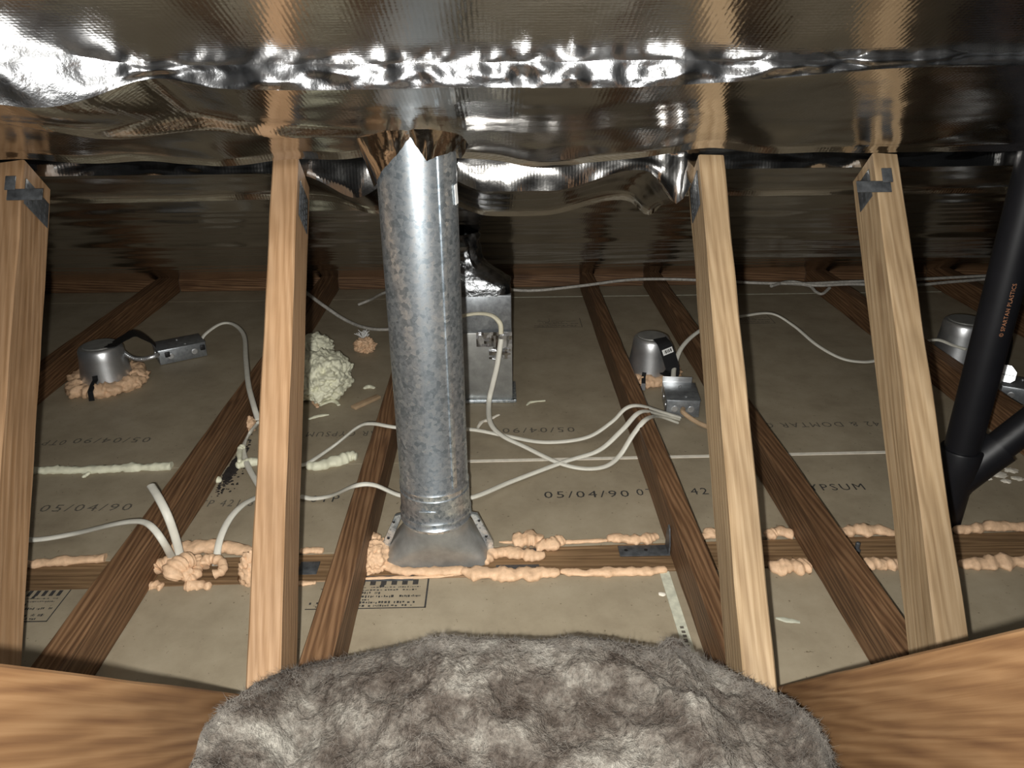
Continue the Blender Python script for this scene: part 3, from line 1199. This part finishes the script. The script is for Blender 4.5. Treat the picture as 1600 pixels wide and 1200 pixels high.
# ------------------------------------------------------------------ square supply box behind the duct
xb0, xb1 = G(655, 628).x, G(801, 628).x
yf = G(760, 628).y
hb = atY(760, 463, yf).z
hm = atY(760, 521, yf).z
sb = thing('supply_box', ((xb0 + xb1) / 2, yf + 0.07, 0), 'square sheet-metal supply box with foil tape behind the duct', 'duct box')
bm = bmesh.new()
add_box(bm, T(V(((xb0 + xb1) / 2, yf + 0.065, hm / 2 + 0.001))), xb1 - xb0, 0.13, hm, 0.002)
lo_ = finish('lower_box', bm, M['galv_dull'], sb)
bm = bmesh.new()
add_box(bm, T(V(((xb0 + xb1) / 2, yf + 0.066, (hm + hb) / 2 + 0.001))), xb1 - xb0 - 0.002, 0.125, hb - hm, 0.003)
finish('upper_collar', bm, M['boxsteel'], sb, label='darker upper collar')
bm = bmesh.new()
add_box(bm, T(V(((xb0 + xb1) / 2, yf - 0.006, 0.006))), xb1 - xb0 + 0.012, 0.014, 0.010, 0.002)
add_box(bm, T(V((xb1 + 0.006, yf + 0.06, 0.006))), 0.012, 0.14, 0.010, 0.002)
finish('bottom_flange', bm, M['galv'], lo_)
for (x0, x1, y0, y1) in ((744, 772, 519, 541), (770, 800, 518, 548), (764, 798, 545, 560)):
    bm = bmesh.new()
    a, b = atY(x0, y0, yf), atY(x1, y1, yf)
    nxx, nzz = 7, 5
    g = [[bm.verts.new((a.x + (b.x - a.x) * i / nxx, yf - 0.002 - 0.009 * abs(nz(i * 1.7 + x0, j * 1.9)), b.z + (a.z - b.z) * j / nzz)) for i in range(nxx + 1)] for j in range(nzz + 1)]
    for j in range(nzz):
        for i in range(nxx):
            bm.faces.new((g[j][i], g[j][i + 1], g[j + 1][i + 1], g[j + 1][i]))
    finish('tape_patch', bm, M['tapefoil'], lo_, label='crumpled silver tape', sharp=10)
# crumpled wrap closing onto the flexible duct above
bm = bmesh.new()
cx, cy = (xb0 + xb1) / 2, yf + 0.066
n = 48
rings = []
for k in range(22):
    t = k / 21
    hx = (xb1 - xb0) / 2 * (1 - 0.48 * sstep(0.12, 0.6, t))
    hy = 0.064 * (1 - 0.2 * sstep(0.1, 0.6, t))
    ring = []
    for i in range(n):
        a = 2 * math.pi * i / n
        e = 0.35 + 0.65 * sstep(0.1, 0.6, t)
        x = math.copysign(abs(math.cos(a)) ** e, math.cos(a)) * hx
        y = math.copysign(abs(math.sin(a)) ** e, math.sin(a)) * hy
        j = 1 + 0.13 * nz(math.cos(a) * 4, math.sin(a) * 4, t * 9) * sstep(0, 0.2, t)
        z = hb - 0.002 + 0.17 * t
        ring.append(bm.verts.new((cx + x * j - 0.025 * t, min(cy + y * j + 0.02 * t, 9), min(z, z0(cy + y * j) + 0.03))))
    rings.append(ring)
for a, b in zip(rings[:-1], rings[1:]):
    for k in range(n):
        bm.faces.new((a[k], a[(k + 1) % n], b[(k + 1) % n], b[k]))
bm.faces.new(rings[0][::-1])
finish('foil_wrap', bm, M['wrap'], sb, label='crumpled dark foil wrap gathered above the box', sharp=25)

# ------------------------------------------------------------------ cables
CG = 'white electrical cables'


def cable(label, pts, w=0.0062, flat=0.55, mat='cable', name='cable'):
    bm = bmesh.new()
    add_tube(bm, catmull([G(*p) for p in pts], 8), w * 1.22, 12, flat)
    return finish(name, bm, M[mat], None, label, 'cable', CG, sharp=60)


cable('white cable looping highest from the middle junction box past the duct', [(1062, 652, .03), (1032, 643, .06), (1000, 634, .10), (978, 638, .10), (955, 660, .06), (915, 684, .02), (850, 691, .008), (790, 681, .008), (735, 671, .03), (680, 672, .05), (620, 668, .10), (582, 662, .10), (560, 667, .08), (525, 694, .02), (484, 722, .012), (470, 727, .012)])
cable('white cable crossing low from the middle junction box to left of the duct', [(1060, 655, .02), (1030, 647, .06), (1000, 644, .10), (972, 672, .07), (935, 704, .03), (880, 722, .012), (800, 752, .012), (735, 778, .03), (680, 782, .03), (625, 774, .06), (585, 758, .10), (555, 759, .10), (520, 774, .03), (490, 779, .012), (470, 776, .012)])
cable('white cable looping lowest, then rising up the square supply box', [(1058, 660, .012), (1030, 651, .05), (1010, 655, .10), (990, 678, .07), (968, 712, .02), (945, 729, .008), (910, 732, .008), (870, 722, .012), (820, 698, .02), (785, 681, .03), (766, 660, .04), (764, 625, .06)][:-1] + [(764, 628, .05), (770, 600, .10), (777, 570, .155), (783, 530, .225)], 0.0062)
cable('cream cable end arching over the top of the supply box', [(783, 522, .24), (781, 505, .27), (768, 493, .29), (748, 490, .30), (725, 493, .30), (700, 500, .30)], 0.0058, 0.6, 'cable_y')
cable('white cable arching from the left junction box down behind the brace', [(312, 535, .035), (322, 521, .06), (345, 506, .08), (365, 507, .08), (381, 524, .08), (384, 560, .10), (388, 600, .115), (396, 632, .115), (403, 655, .10)])
cable('short white cable hanging behind the left brace below the foam dab', [(404, 660, .06), (390, 677, .012), (380, 700, .012), (386, 725, .012), (399, 750, .012), (412, 770, .012)])
cable('white cable from the left edge over the joist into the foam worms', [(10, 842, .02), (60, 843, .02), (120, 833, .03), (175, 820, .085), (205, 815, .105), (225, 816, .115), (240, 826, .115), (256, 848, .09), (272, 878, .01)], 0.0062)
cable('stub of flat white cable standing up out of the foam worms', [(236, 759, .14), (248, 778, .14), (262, 806, .12), (274, 840, .07), (284, 878, .01)], 0.0072)
cable('flat white cable rising to the right out of the foam ring', [(399, 778, .03), (378, 790, .045), (358, 812, .045), (343, 845, .03), (337, 884, .0)], 0.0066)
cable('dusty cable sagging between the left brace and the duct', [(455, 440, .11), (482, 460, .11), (505, 477, .09), (540, 500, .05), (575, 513, .05), (612, 514, .06), (640, 505, .07)], 0.0064, 0.7, 'cable_old')
cable('thin cable strung along the eave above the joists', [(560, 476, .0075), (580, 468, .03), (610, 455, .10), (690, 445, .10), (770, 450, .10), (830, 454, .10), (905, 447, .105), (975, 438, .105), (1030, 436, .105), (1100, 438, .105), (1180, 442, .105), (1260, 443, .105), (1330, 440, .105), (1420, 437, .105), (1520, 432, .105), (1600, 428, .10)], 0.0060, 0.8, 'cable_old')
cable('second thin eave cable bunched beside the first at the right', [(1205, 447, .105), (1235, 440, .105), (1275, 446, .105), (1330, 444, .11), (1420, 446, .11), (1480, 441, .11), (1540, 436, .11), (1620, 428, .11)], 0.0060, 0.8, 'cable_old')
cable('loose knotted cable end drooping below the eave cables', [(1225, 443, .10), (1262, 446, .10), (1275, 456, .09), (1285, 459, .09), (1296, 450, .10)], 0.0055, 0.8, 'cable_old')
cable('white cable bowing behind the pale brace and on to the right light', [(1052, 590, .05), (1054, 572, .06), (1064, 545, .09), (1086, 522, .11), (1120, 503, .12), (1160, 494, .11), (1205, 490, .10), (1240, 509, .07), (1275, 538, .04), (1310, 558, .02), (1340, 565, .012), (1370, 563, .012), (1420, 545, .05), (1460, 531, .09), (1490, 540, .09), (1510, 546, .09)], 0.0062)

# ------------------------------------------------------------------ spray foam
FG = 'foam beads along the top plate'


def bead(label, pts, r, seed, mat='peach', rough=0.55, flat=0.65, group=FG, name='foam_bead', freq=42.0, taper=True):
    bm = bmesh.new()
    wp = [G(p[0], p[1], p[2] if len(p) > 2 else r * 0.35) for p in pts]
    path = catmull(wp, 14)

    def rad(t):
        k = 1.0 + 0.35 * nz(t * len(pts) * 2.3 + seed, seed)
        if taper:
            k *= 0.35 + 0.65 * math.sin(math.pi * min(max(t, 0.0), 1.0)) ** 0.3
        return r * max(k, 0.25)
    add_tube(bm, path, rad, 14, flat, rough, seed, freq)
    return finish(name, bm, M[mat], None, label, 'spray foam', group, sharp=80)


bead('thin pale foam bead along the far edge of the plate at far left', [(10, 884), (60, 880), (110, 876), (165, 871)], 0.012, 1.0, rough=0.5, taper=False)
bead('foam bead behind the foam worms at the left', [(246, 862), (275, 857), (310, 855), (350, 854), (395, 862)], 0.019, 2.0)
bead('short foam bead between the left brace and dark joist, far edge', [(468, 861), (490, 860), (506, 860)], 0.009, 3.0, rough=0.35)
bead('thick foam bead on the near edge right of the duct boot', [(720, 893), (760, 896), (800, 897), (840, 896), (875, 893)], 0.017, 4.0)
bead('long thin foam bead on the near edge up to the bracketed joist', [(875, 893), (920, 895), (970, 894), (1010, 893), (1042, 889)], 0.011, 5.0)
bead('foam lip hugging the front of the duct boot', [(592, 862), (600, 876), (620, 890), (660, 893), (700, 893), (730, 892)], 0.012, 6.0, rough=0.4, taper=False)
bead('foam finger squeezed over the guard plate right of the duct', [(757, 880), (768, 866), (790, 863), (815, 865), (835, 867), (852, 866)], 0.016, 7.0, rough=0.4)
bead('crumbly foam bead on the far edge right of the duct', [(800, 845), (825, 842), (850, 841)], 0.019, 8.0, rough=0.8)
bead('tongue of foam hanging onto the plate right of the duct', [(835, 850), (855, 854), (870, 848), (882, 843)], 0.015, 9.0, rough=0.7)
bead('thin foam line along the far edge left of the bracket', [(780, 847), (880, 847), (930, 845), (950, 844)], 0.006, 10.0, rough=0.5)
bead('foam bead on the far edge behind the angle bracket', [(948, 840), (970, 842), (995, 843), (1015, 840), (1027, 836)], 0.014, 11.0)
bead('small foam bead on the far edge right of the bracketed joist', [(1086, 848), (1095, 843), (1112, 832), (1120, 830)], 0.012, 12.0)
bead('foam bead on the far edge right of the pale brace', [(1198, 836), (1212, 831), (1240, 834)], 0.017, 13.0)
bead('lumpy foam bead on the far edge left of the knotty brace', [(1310, 832), (1330, 829), (1360, 829), (1400, 833)], 0.015, 14.0)
bead('foam bead on the far edge at the right of the picture', [(1490, 828), (1520, 826), (1560, 823), (1620, 820)], 0.014, 15.0)
bead('fat foam bead on the near edge right of the pale brace', [(1202, 886), (1225, 885), (1248, 884), (1262, 880)], 0.019, 16.0)
bead('foam bead on the near edge left of the knotty brace', [(1348, 886), (1370, 882), (1395, 880), (1412, 877)], 0.016, 17.0)
bead('foam bead on the near edge at the right of the picture', [(1500, 882), (1540, 880), (1580, 878), (1630, 874)], 0.017, 18.0)
bead('small foam bead on the near edge left of the foam worms', [(218, 918), (236, 914), (252, 918)], 0.014, 19.0, rough=0.8)
bead('small foam bead on the near edge below the foam worms', [(288, 914), (305, 913), (330, 916)], 0.014, 20.0, rough=0.7)
bead('thin foam line on the near edge between left brace and joist', [(462, 912), (480, 911), (494, 910)], 0.007, 21.0, rough=0.4)
bead('thin foam line on the near edge below the stamped label', [(552, 905), (600, 903), (660, 902), (710, 899)], 0.004, 22.0, rough=0.3)

WG = 'foam worms around the left cables'
bead('short foam worm curling left beside the cable', [(276, 876, .02), (258, 880, .02), (244, 887, .018), (240, 896, .012)], 0.018, 31.0, rough=0.3, flat=0.9, group=WG, name='foam_worm')
bead('fattest foam worm drooping at the foot of the cables', [(300, 874, .03), (284, 880, .035), (272, 893, .03), (266, 905, .018)], 0.022, 32.0, rough=0.3, flat=0.9, group=WG, name='foam_worm')
bead('small curled foam worm right of the fattest one', [(308, 872, .02), (310, 884, .015), (306, 896, .014), (296, 904, .012), (290, 898, .02), (298, 890, .024)], 0.011, 33.0, rough=0.3, flat=0.9, group=WG, name='foam_worm', taper=False)
bead('foam ring curled around the right-hand flat cable', [(318, 886, .014), (321, 876, .02), (335, 872, .024), (347, 880, .02), (346, 892, .015), (334, 897, .012)], 0.0105, 34.0, rough=0.28, flat=0.9, group=WG, name='foam_worm', taper=False)
bm = bmesh.new()
add_blob(bm, G(391, 896, 0.02), 0.022, 0.02, 0.045, 35.0, 0.35, 3, 4, 0.3)
finish('foam_lump', bm, M['peach'], None, 'peach foam lump peeking out left of the orange-tan brace', 'spray foam', 'foam lumps', sharp=80)
bm = bmesh.new()
add_blob(bm, G(582, 870, 0.012), 0.037, 0.045, 0.030, 36.0, 0.22, 2.4, 5, 0.16)
add_blob(bm, G(582, 852, 0.01), 0.027, 0.03, 0.022, 37.0, 0.3, 2.5, 5, 0.2)
finish('foam_lump', bm, M['peach'], None, 'big folded peach foam lump at the left foot of the duct boot', 'spray foam', 'foam lumps', sharp=80)
bm = bmesh.new()
add_blob(bm, G(389, 663, 0.02), 0.022, 0.02, 0.022, 38.0, 0.25, 2.5, 4, 0.2)
finish('foam_lump', bm, M['peach'], None, 'peach foam dab beside the cable behind the left brace', 'spray foam', 'foam lumps', sharp=80)
bm = bmesh.new()
add_blob(bm, G(506, 588, 0.05), 0.085, 0.12, 0.075, 41.0, 0.16, 2.6, 6, 0.16)
add_blob(bm, G(494, 545, 0.05), 0.06, 0.06, 0.05, 43.0, 0.18, 2.8, 5, 0.2)
finish('foam_mound', bm, M['cream'], None, 'large wrinkled cream foam mound right of the left brace', 'spray foam', 'cream foam', sharp=80)
bm = bmesh.new()
add_blob(bm, G(570, 540, 0.02), 0.038, 0.035, 0.026, 45.0, 0.3, 2.5, 5, 0.25)
finish('foam_lump', bm, M['peach'], None, 'loose peach foam lump with white fluff left of the duct', 'spray foam', 'foam lumps', sharp=80)
bm = bmesh.new()
for i in range(26):
    a, e = random.uniform(0, 6.28), random.uniform(0.3, 1.4)
    o = G(568, 530, 0.03)
    d = V((math.cos(a) * math.cos(e), math.sin(a) * math.cos(e), math.sin(e)))
    add_tube(bm, catmull([o, o + d * 0.018 + V((0, 0, 0.004)), o + d * 0.03 + V((random.uniform(-.01, .01), 0, 0.006))], 3), 0.0011, 4)
finish('fibre_tuft', bm, M['white'], None, 'wisp of white fluff on the loose peach foam lump', 'fluff')

CGp = 'cream foam'
bead('long ribbed cream foam bead along the seam at the left', [(35, 736), (90, 735), (150, 734), (210, 731), (268, 729)], 0.0125, 51.0, 'cream', 0.42, 0.8, CGp, freq=130.0, taper=False)
bead('short cream foam strand stuck below the long seam bead', [(140, 738, .006), (134, 743, .004), (128, 746, .003)], 0.005, 52.0, 'cream', 0.3, 0.8, CGp)
bead('cream foam bead along the seam left of the orange-tan brace', [(368, 728), (385, 724), (402, 722), (430, 723)], 0.014, 53.0, 'cream', 0.4, 0.8, CGp)
bead('cream foam worm rising beside the short hanging cable', [(374, 722, .02), (374, 706, .02), (378, 698, .025), (383, 700, .02)], 0.008, 54.0, 'cream', 0.3, 0.9, CGp)
bead('swelling cream foam bead on the seam left of the duct', [(478, 728), (500, 727), (525, 721), (545, 714), (558, 714)], 0.018, 55.0, 'cream', 0.25, 0.8, CGp)

# scraps lying about
SG = 'scraps on the gypsum boards'


def scrap(label, pts, r, seed, mat='cream', flat=0.5, name='foam_scrap', cat='foam scrap'):
    bm = bmesh.new()
    wp = [G(p[0], p[1], r * flat * 0.9) for p in pts]
    add_tube(bm, catmull(wp, 6), lambda t: r * (0.55 + 0.45 * math.sin(math.pi * t)), 10, flat, 0.5, seed, 60)
    return finish(name, bm, M[mat], None, label, cat, SG, sharp=80)


scrap('white foam scrap above the wood chip left of the duct', [(568, 607), (576, 604), (586, 606)], 0.009, 61)
scrap('curled cream foam scrap below the big cream mound', [(500, 634), (512, 628), (524, 627), (529, 633)], 0.008, 62)
scrap('pink foam scrap below the big cream mound', [(490, 626), (496, 636)], 0.009, 63, 'peach')
scrap('pale foam strip lying right of the left brace', [(482, 655), (498, 650), (514, 648)], 0.007, 64)
scrap('pale curled strip right of the square supply box', [(823, 633), (830, 628), (852, 626)], 0.005, 65)
scrap('white plaster drips below the square supply box', [(745, 672), (752, 660), (765, 655), (780, 648)], 0.007, 66, 'core')
scrap('oval white foam button on the dark stain', [(334, 751), (346, 748)], 0.012, 67)
scrap('pale strip on the front board right of the pale brace', [(1212, 966), (1232, 969), (1250, 972)], 0.006, 68, 'tape', 0.2)
scrap('small white chip on the front board left of the paper tape', [(1029, 928), (1040, 928)], 0.006, 69, 'core', 0.3)
scrap('white crumb on the joist beside the cable stub', [(262, 760), (272, 766)], 0.008, 70, 'peach')
bm = bmesh.new()
a, b = G(552, 640), G(592, 622)
add_box(bm, T((a + b) / 2 + V((0, 0, 0.006))) @ Matrix.Rotation(math.atan2(b.y - a.y, b.x - a.x), 4, 'Z'), (b - a).length, 0.022, 0.010, 0.002)
finish('wood_chip', bm, M['chip'], None, 'tan wood chip lying against the joist left of the duct', 'wood chip', SG)
bm = bmesh.new()
for px, py, r_ in ((1560, 742, 0.020), (1580, 735, 0.016), (1590, 748, 0.014), (1572, 752, 0.012), (1545, 748, 0.008)):
    add_blob(bm, G(px, py, 0.0), r_, r_ * 0.8, 0.003, px * 0.1, 0.5, 3, 3)
finish('plaster_smear', bm, M['core'], None, 'white plaster smear on the board right of the black pipe', 'plaster', SG, sharp=80)
# dark dust swept against joist A
bm = bmesh.new()
for i in range(800):
    rr_ = abs(random.gauss(0, 1))
    a = random.uniform(0, 6.28)
    px, py = 335 + 22 * rr_ * math.cos(a), 738 + 20 * rr_ * math.sin(a) - 6
    q = G(px, py, 0.001)
    if q.x < -0.705:
        q.x = -0.705 + random.uniform(0, 0.02)
    s = random.uniform(0.002, 0.008) * (1.2 if rr_ < 0.8 else 0.6)
    bmesh.ops.create_cone(bm, cap_ends=True, segments=5, radius1=s, radius2=s * 0.4, depth=s * 0.35, matrix=T(q) @ Matrix.Rotation(a, 4, 'Z'))
finish('dark_dust', bm, M['soot'], None, 'black sooty dust scattered beside the joist left of the duct', 'dust', kind='stuff')

# ------------------------------------------------------------------ printing on the boards
zi = 0.0006


def put_text(s, xl, xr, py, panel, rot=False, h=0.030, mat='ink', sp=1.25):
    vs_, fs_ = text_mesh(s, sp, 0.0)
    x0_, x1_ = min(v.x for v in vs_), max(v.x for v in vs_)
    A_, B_ = G(xl, py, zi), G(xr, py, zi)
    wd = B_.x - A_.x
    yc = (A_.y + B_.y) / 2
    bm = bmesh.new()

    def mp(v):
        u = (v.x - x0_) / (x1_ - x0_)
        q = (v.y - 0.35) / 0.72
        if rot:
            return V((B_.x - u * wd, yc - q * h, zi))
        return V((A_.x + u * wd, yc + q * h, zi))
    add_mapped(bm, vs_, fs_, mp)
    finish('printed_text', bm, M[mat], panel, flip=False)


put_text('05/04/90', 65, 205, 793, b_mid, mat='ink2')
put_text('0TP 421 8', 300, 396, 786, b_mid, mat='ink2')
put_text('0TP', 486, 530, 779, b_mid)
put_text('05/04/90', 850, 983, 772, b_mid)
put_text('0TP 1 42', 994, 1106, 768, b_mid)
put_text('GYPSUM', 1242, 1350, 761, b_mid)
put_text('05/04/90', 785, 898, 672, b_back, True, 0.03, 'ink2')
put_text('05/04/90', 116, 234, 688, b_back, True, 0.03, 'ink2')
put_text('0TP 4', 48, 102, 692, b_back, True, 0.03, 'ink2')
put_text('42 & DOMTAR GYPSUM', 480, 700, 677, b_back, True, 0.03, 'ink2')
put_text('42 & DOMTAR GYPSUM', 1120, 1376, 664, b_back, True, 0.03, 'ink2')


def stamp(xl, xr, yt, yb, panel, mat, seed, squares=True):
    """printed panel: frame, a row of little squares and lines too blurred to read"""
    rnd = random.Random(seed)
    a, b = G(xl, yb, zi), G(xr, yt, zi)
    x0_, x1_ = a.x, b.x
    ya, yb_ = a.y, b.y
    bm = bmesh.new()

    def rect(u0, v0, u1, v1):
        p = [(u0, v0), (u1, v0), (u1, v1), (u0, v1)]
        bm.faces.new([bm.verts.new((x0_ + (x1_ - x0_) * u, ya + (yb_ - ya) * v, zi)) for u, v in p])
    rect(0, 0, 1, 0.03)
    rect(0.985, 0, 1, 1)
    rect(0.34, 0.66, 0.35, 1.0)
    rect(0.08, 0.68, 0.34, 0.70)
    if squares:
        for i in range(6):
            u = 0.40 + i * 0.092
            rect(u, 0.80, u + 0.048, 0.98)
            if i == 2:
                rect(u - 0.005, 0.72, u + 0.035, 0.80)
    for v, hgt, u0, u1 in ((0.06, 0.07, 0.08, 0.88), (0.16, 0.09, 0.02, 0.9), (0.27, 0.05, 0.28, 0.55), (0.36, 0.09, 0.12, 0.94), (0.48, 0.10, 0.2, 0.6), (0.60, 0.05, 0.1, 0.9), (0.70, 0.04, 0.38, 0.93), (0.75, 0.04, 0.10, 0.2), (0.83, 0.04, 0.1, 0.22)):
        u = u0
        while u < u1:
            w_ = rnd.uniform(0.006, 0.022)
            if rnd.random() < 0.85:
                rect(u, v + rnd.uniform(0, hgt * 0.3), min(u + w_, u1), v + hgt * rnd.uniform(0.6, 1.0))
            u += w_ + rnd.uniform(0.004, 0.012)
    finish('printed_stamp', bm, M[mat], panel, label='blurred black print in a ruled box', flip=False)


stamp(476, 671, 904, 953, b_fl, 'ink', 4)
stamp(-60, 112, 921, 974, b_fl, 'ink', 9)
stamp(834, 906, 497, 512, b_back, 'ink2', 12, False)
stamp(1150, 1198, 491, 506, b_back, 'ink2', 15, False)
# paper tape over the butt joint
bm = bmesh.new()
add_box(bm, T(V((XJ - 0.004, (0.55 + PF(XJ) - 0.004) / 2, 0.0008))), 0.020, PF(XJ) - 0.554, 0.0012)
tp = finish('edge_tape', bm, M['tape'], b_fl, label='pale green-grey paper tape along the butt joint')
bm = bmesh.new()
y = 0.75
rnd = random.Random(3)
while y < 1.12:
    l_ = rnd.uniform(0.003, 0.009)
    add_box(bm, T(V((XJ - 0.004 + rnd.uniform(-.001, .001), y, 0.0016))), 0.007, l_, 0.0003)
    y += l_ + rnd.uniform(0.002, 0.006)
finish('printed_marks', bm, M['ink2'], b_fl, label='tiny printed marks on the tape')

# ------------------------------------------------------------------ fibreglass batt in the foreground
sil = [(262, 1240), (285, 1195), (312, 1150), (345, 1112), (390, 1082), (432, 1062), (480, 1050), (525, 1041), (580, 1030), (640, 1016), (672, 1006), (700, 1003), (740, 1008), (790, 1008), (850, 1011), (900, 1004), (950, 1009), (1000, 1020), (1035, 1024), (1052, 1008), (1068, 1012), (1085, 1030), (1125, 1050), (1180, 1076), (1215, 1095), (1250, 1112), (1280, 1140), (1296, 1180), (1320, 1240)]


def crest(u):
    f = u * (len(sil) - 1)
    i = min(int(f), len(sil) - 2)
    t = f - i
    px = sil[i][0] + (sil[i + 1][0] - sil[i][0]) * t
    py = sil[i][1] + (sil[i + 1][1] - sil[i][1]) * t
    e = abs(2 * u - 1)
    dep = 1.02 - 0.20 * max(0, e - 0.55) / 0.45
    return U(px, py, dep)


batt = thing('insulation_batt', (0.03, 0.75, 0), 'rumpled grey fibreglass insulation batt heaped in the foreground', 'insulation')
bm = bmesh.new()
NU, NB, NF = 330, 16, 130
cols = []
for i in range(NU + 1):
    u = i / NU
    c = crest(u)
    col_ = []
    for k in range(NB):                       # far side down to the boards
        t = 1 - k / NB
        p = V((c.x, c.y + 0.10 * math.sin(t * math.pi / 2), c.z * (1 - t ** 1.6) + 0.003))
        col_.append(p)
    for k in range(NF + 1):                   # near side rolling towards the camera
        t = k / NF
        y = c.y - 0.62 * t
        drop = 0.16 * t + 0.35 * t ** 2.2
        p = V((c.x * (1 + 0.18 * t) + 0.0, y, max(c.z - drop * 0.42 * (c.z / 0.25), 0.004)))
        a = 0.026 * sstep(0.0, 0.10, t) + 0.004
        e = p * 6.5
        n1 = fbm(V((e.x, e.y * 1.3, 1.0)), 5)
        r1 = 1 - abs(noise.noise(V((p.x * 9 + 4, p.y * 12, 2.0)))) * 2
        p.z = max(p.z + a * (n1 * 0.9 + 0.30 * r1) + 0.005 * nz(p.x * 38, p.y * 46, 3) + 0.003 * nz(p.x * 85, p.y * 95, 6), 0.004)
        p.x += a * 0.4 * nz(e.x * 1.7, e.y * 1.7, 7)
        col_.append(p)
    cols.append([bm.verts.new(p + V((0.0025 * nz(p.x * 90, p.y * 90, 1), 0, 0.003 * nz(p.x * 110, p.y * 110, 4) + 0.0015 * nz(p.x * 300, p.y * 300, 4)))) for p in col_])
for a, b in zip(cols[:-1], cols[1:]):
    for k in range(len(a) - 1):
        bm.faces.new((a[k], a[k + 1], b[k + 1], b[k]))
surf = [[v.co.copy() for v in c] for c in cols]
finish('batt_body', bm, M['batt'], batt, sharp=180)
# loose fibres
vs_, fs_ = [], []
rnd = random.Random(21)
for i in range(30000):
    u = rnd.randrange(3, NU - 3)
    k = rnd.randrange(NB - 4, NB + 100) if rnd.random() < 0.75 else rnd.randrange(NB - 3, NB + 4)
    p = surf[u][k]
    a = rnd.uniform(0, 6.283)
    ln = rnd.uniform(0.004, 0.013)
    up = rnd.uniform(0.0, 0.32)
    d = V((math.cos(a), math.sin(a), up)).normalized()
    s = V((-d.y, d.x, 0)).normalized() * 0.00022
    bend = V((rnd.uniform(-.4, .4), rnd.uniform(-.4, .4), rnd.uniform(-.5, .2)))
    b0 = len(vs_)
    for j in range(4):
        t = j / 3
        q = p + d * ln * t + bend * ln * t * t
        wd = 1 - 0.8 * t
        vs_ += [q + s * wd, q - s * wd]
    for j in range(3):
        fs_.append((b0 + 2 * j, b0 + 2 * j + 1, b0 + 2 * j + 3, b0 + 2 * j + 2))
bm = bmesh.new()
add_mapped(bm, vs_, fs_, lambda v: v)
finish('loose_fibres', bm, M['fibre'], batt, kind='stuff', flip=False)
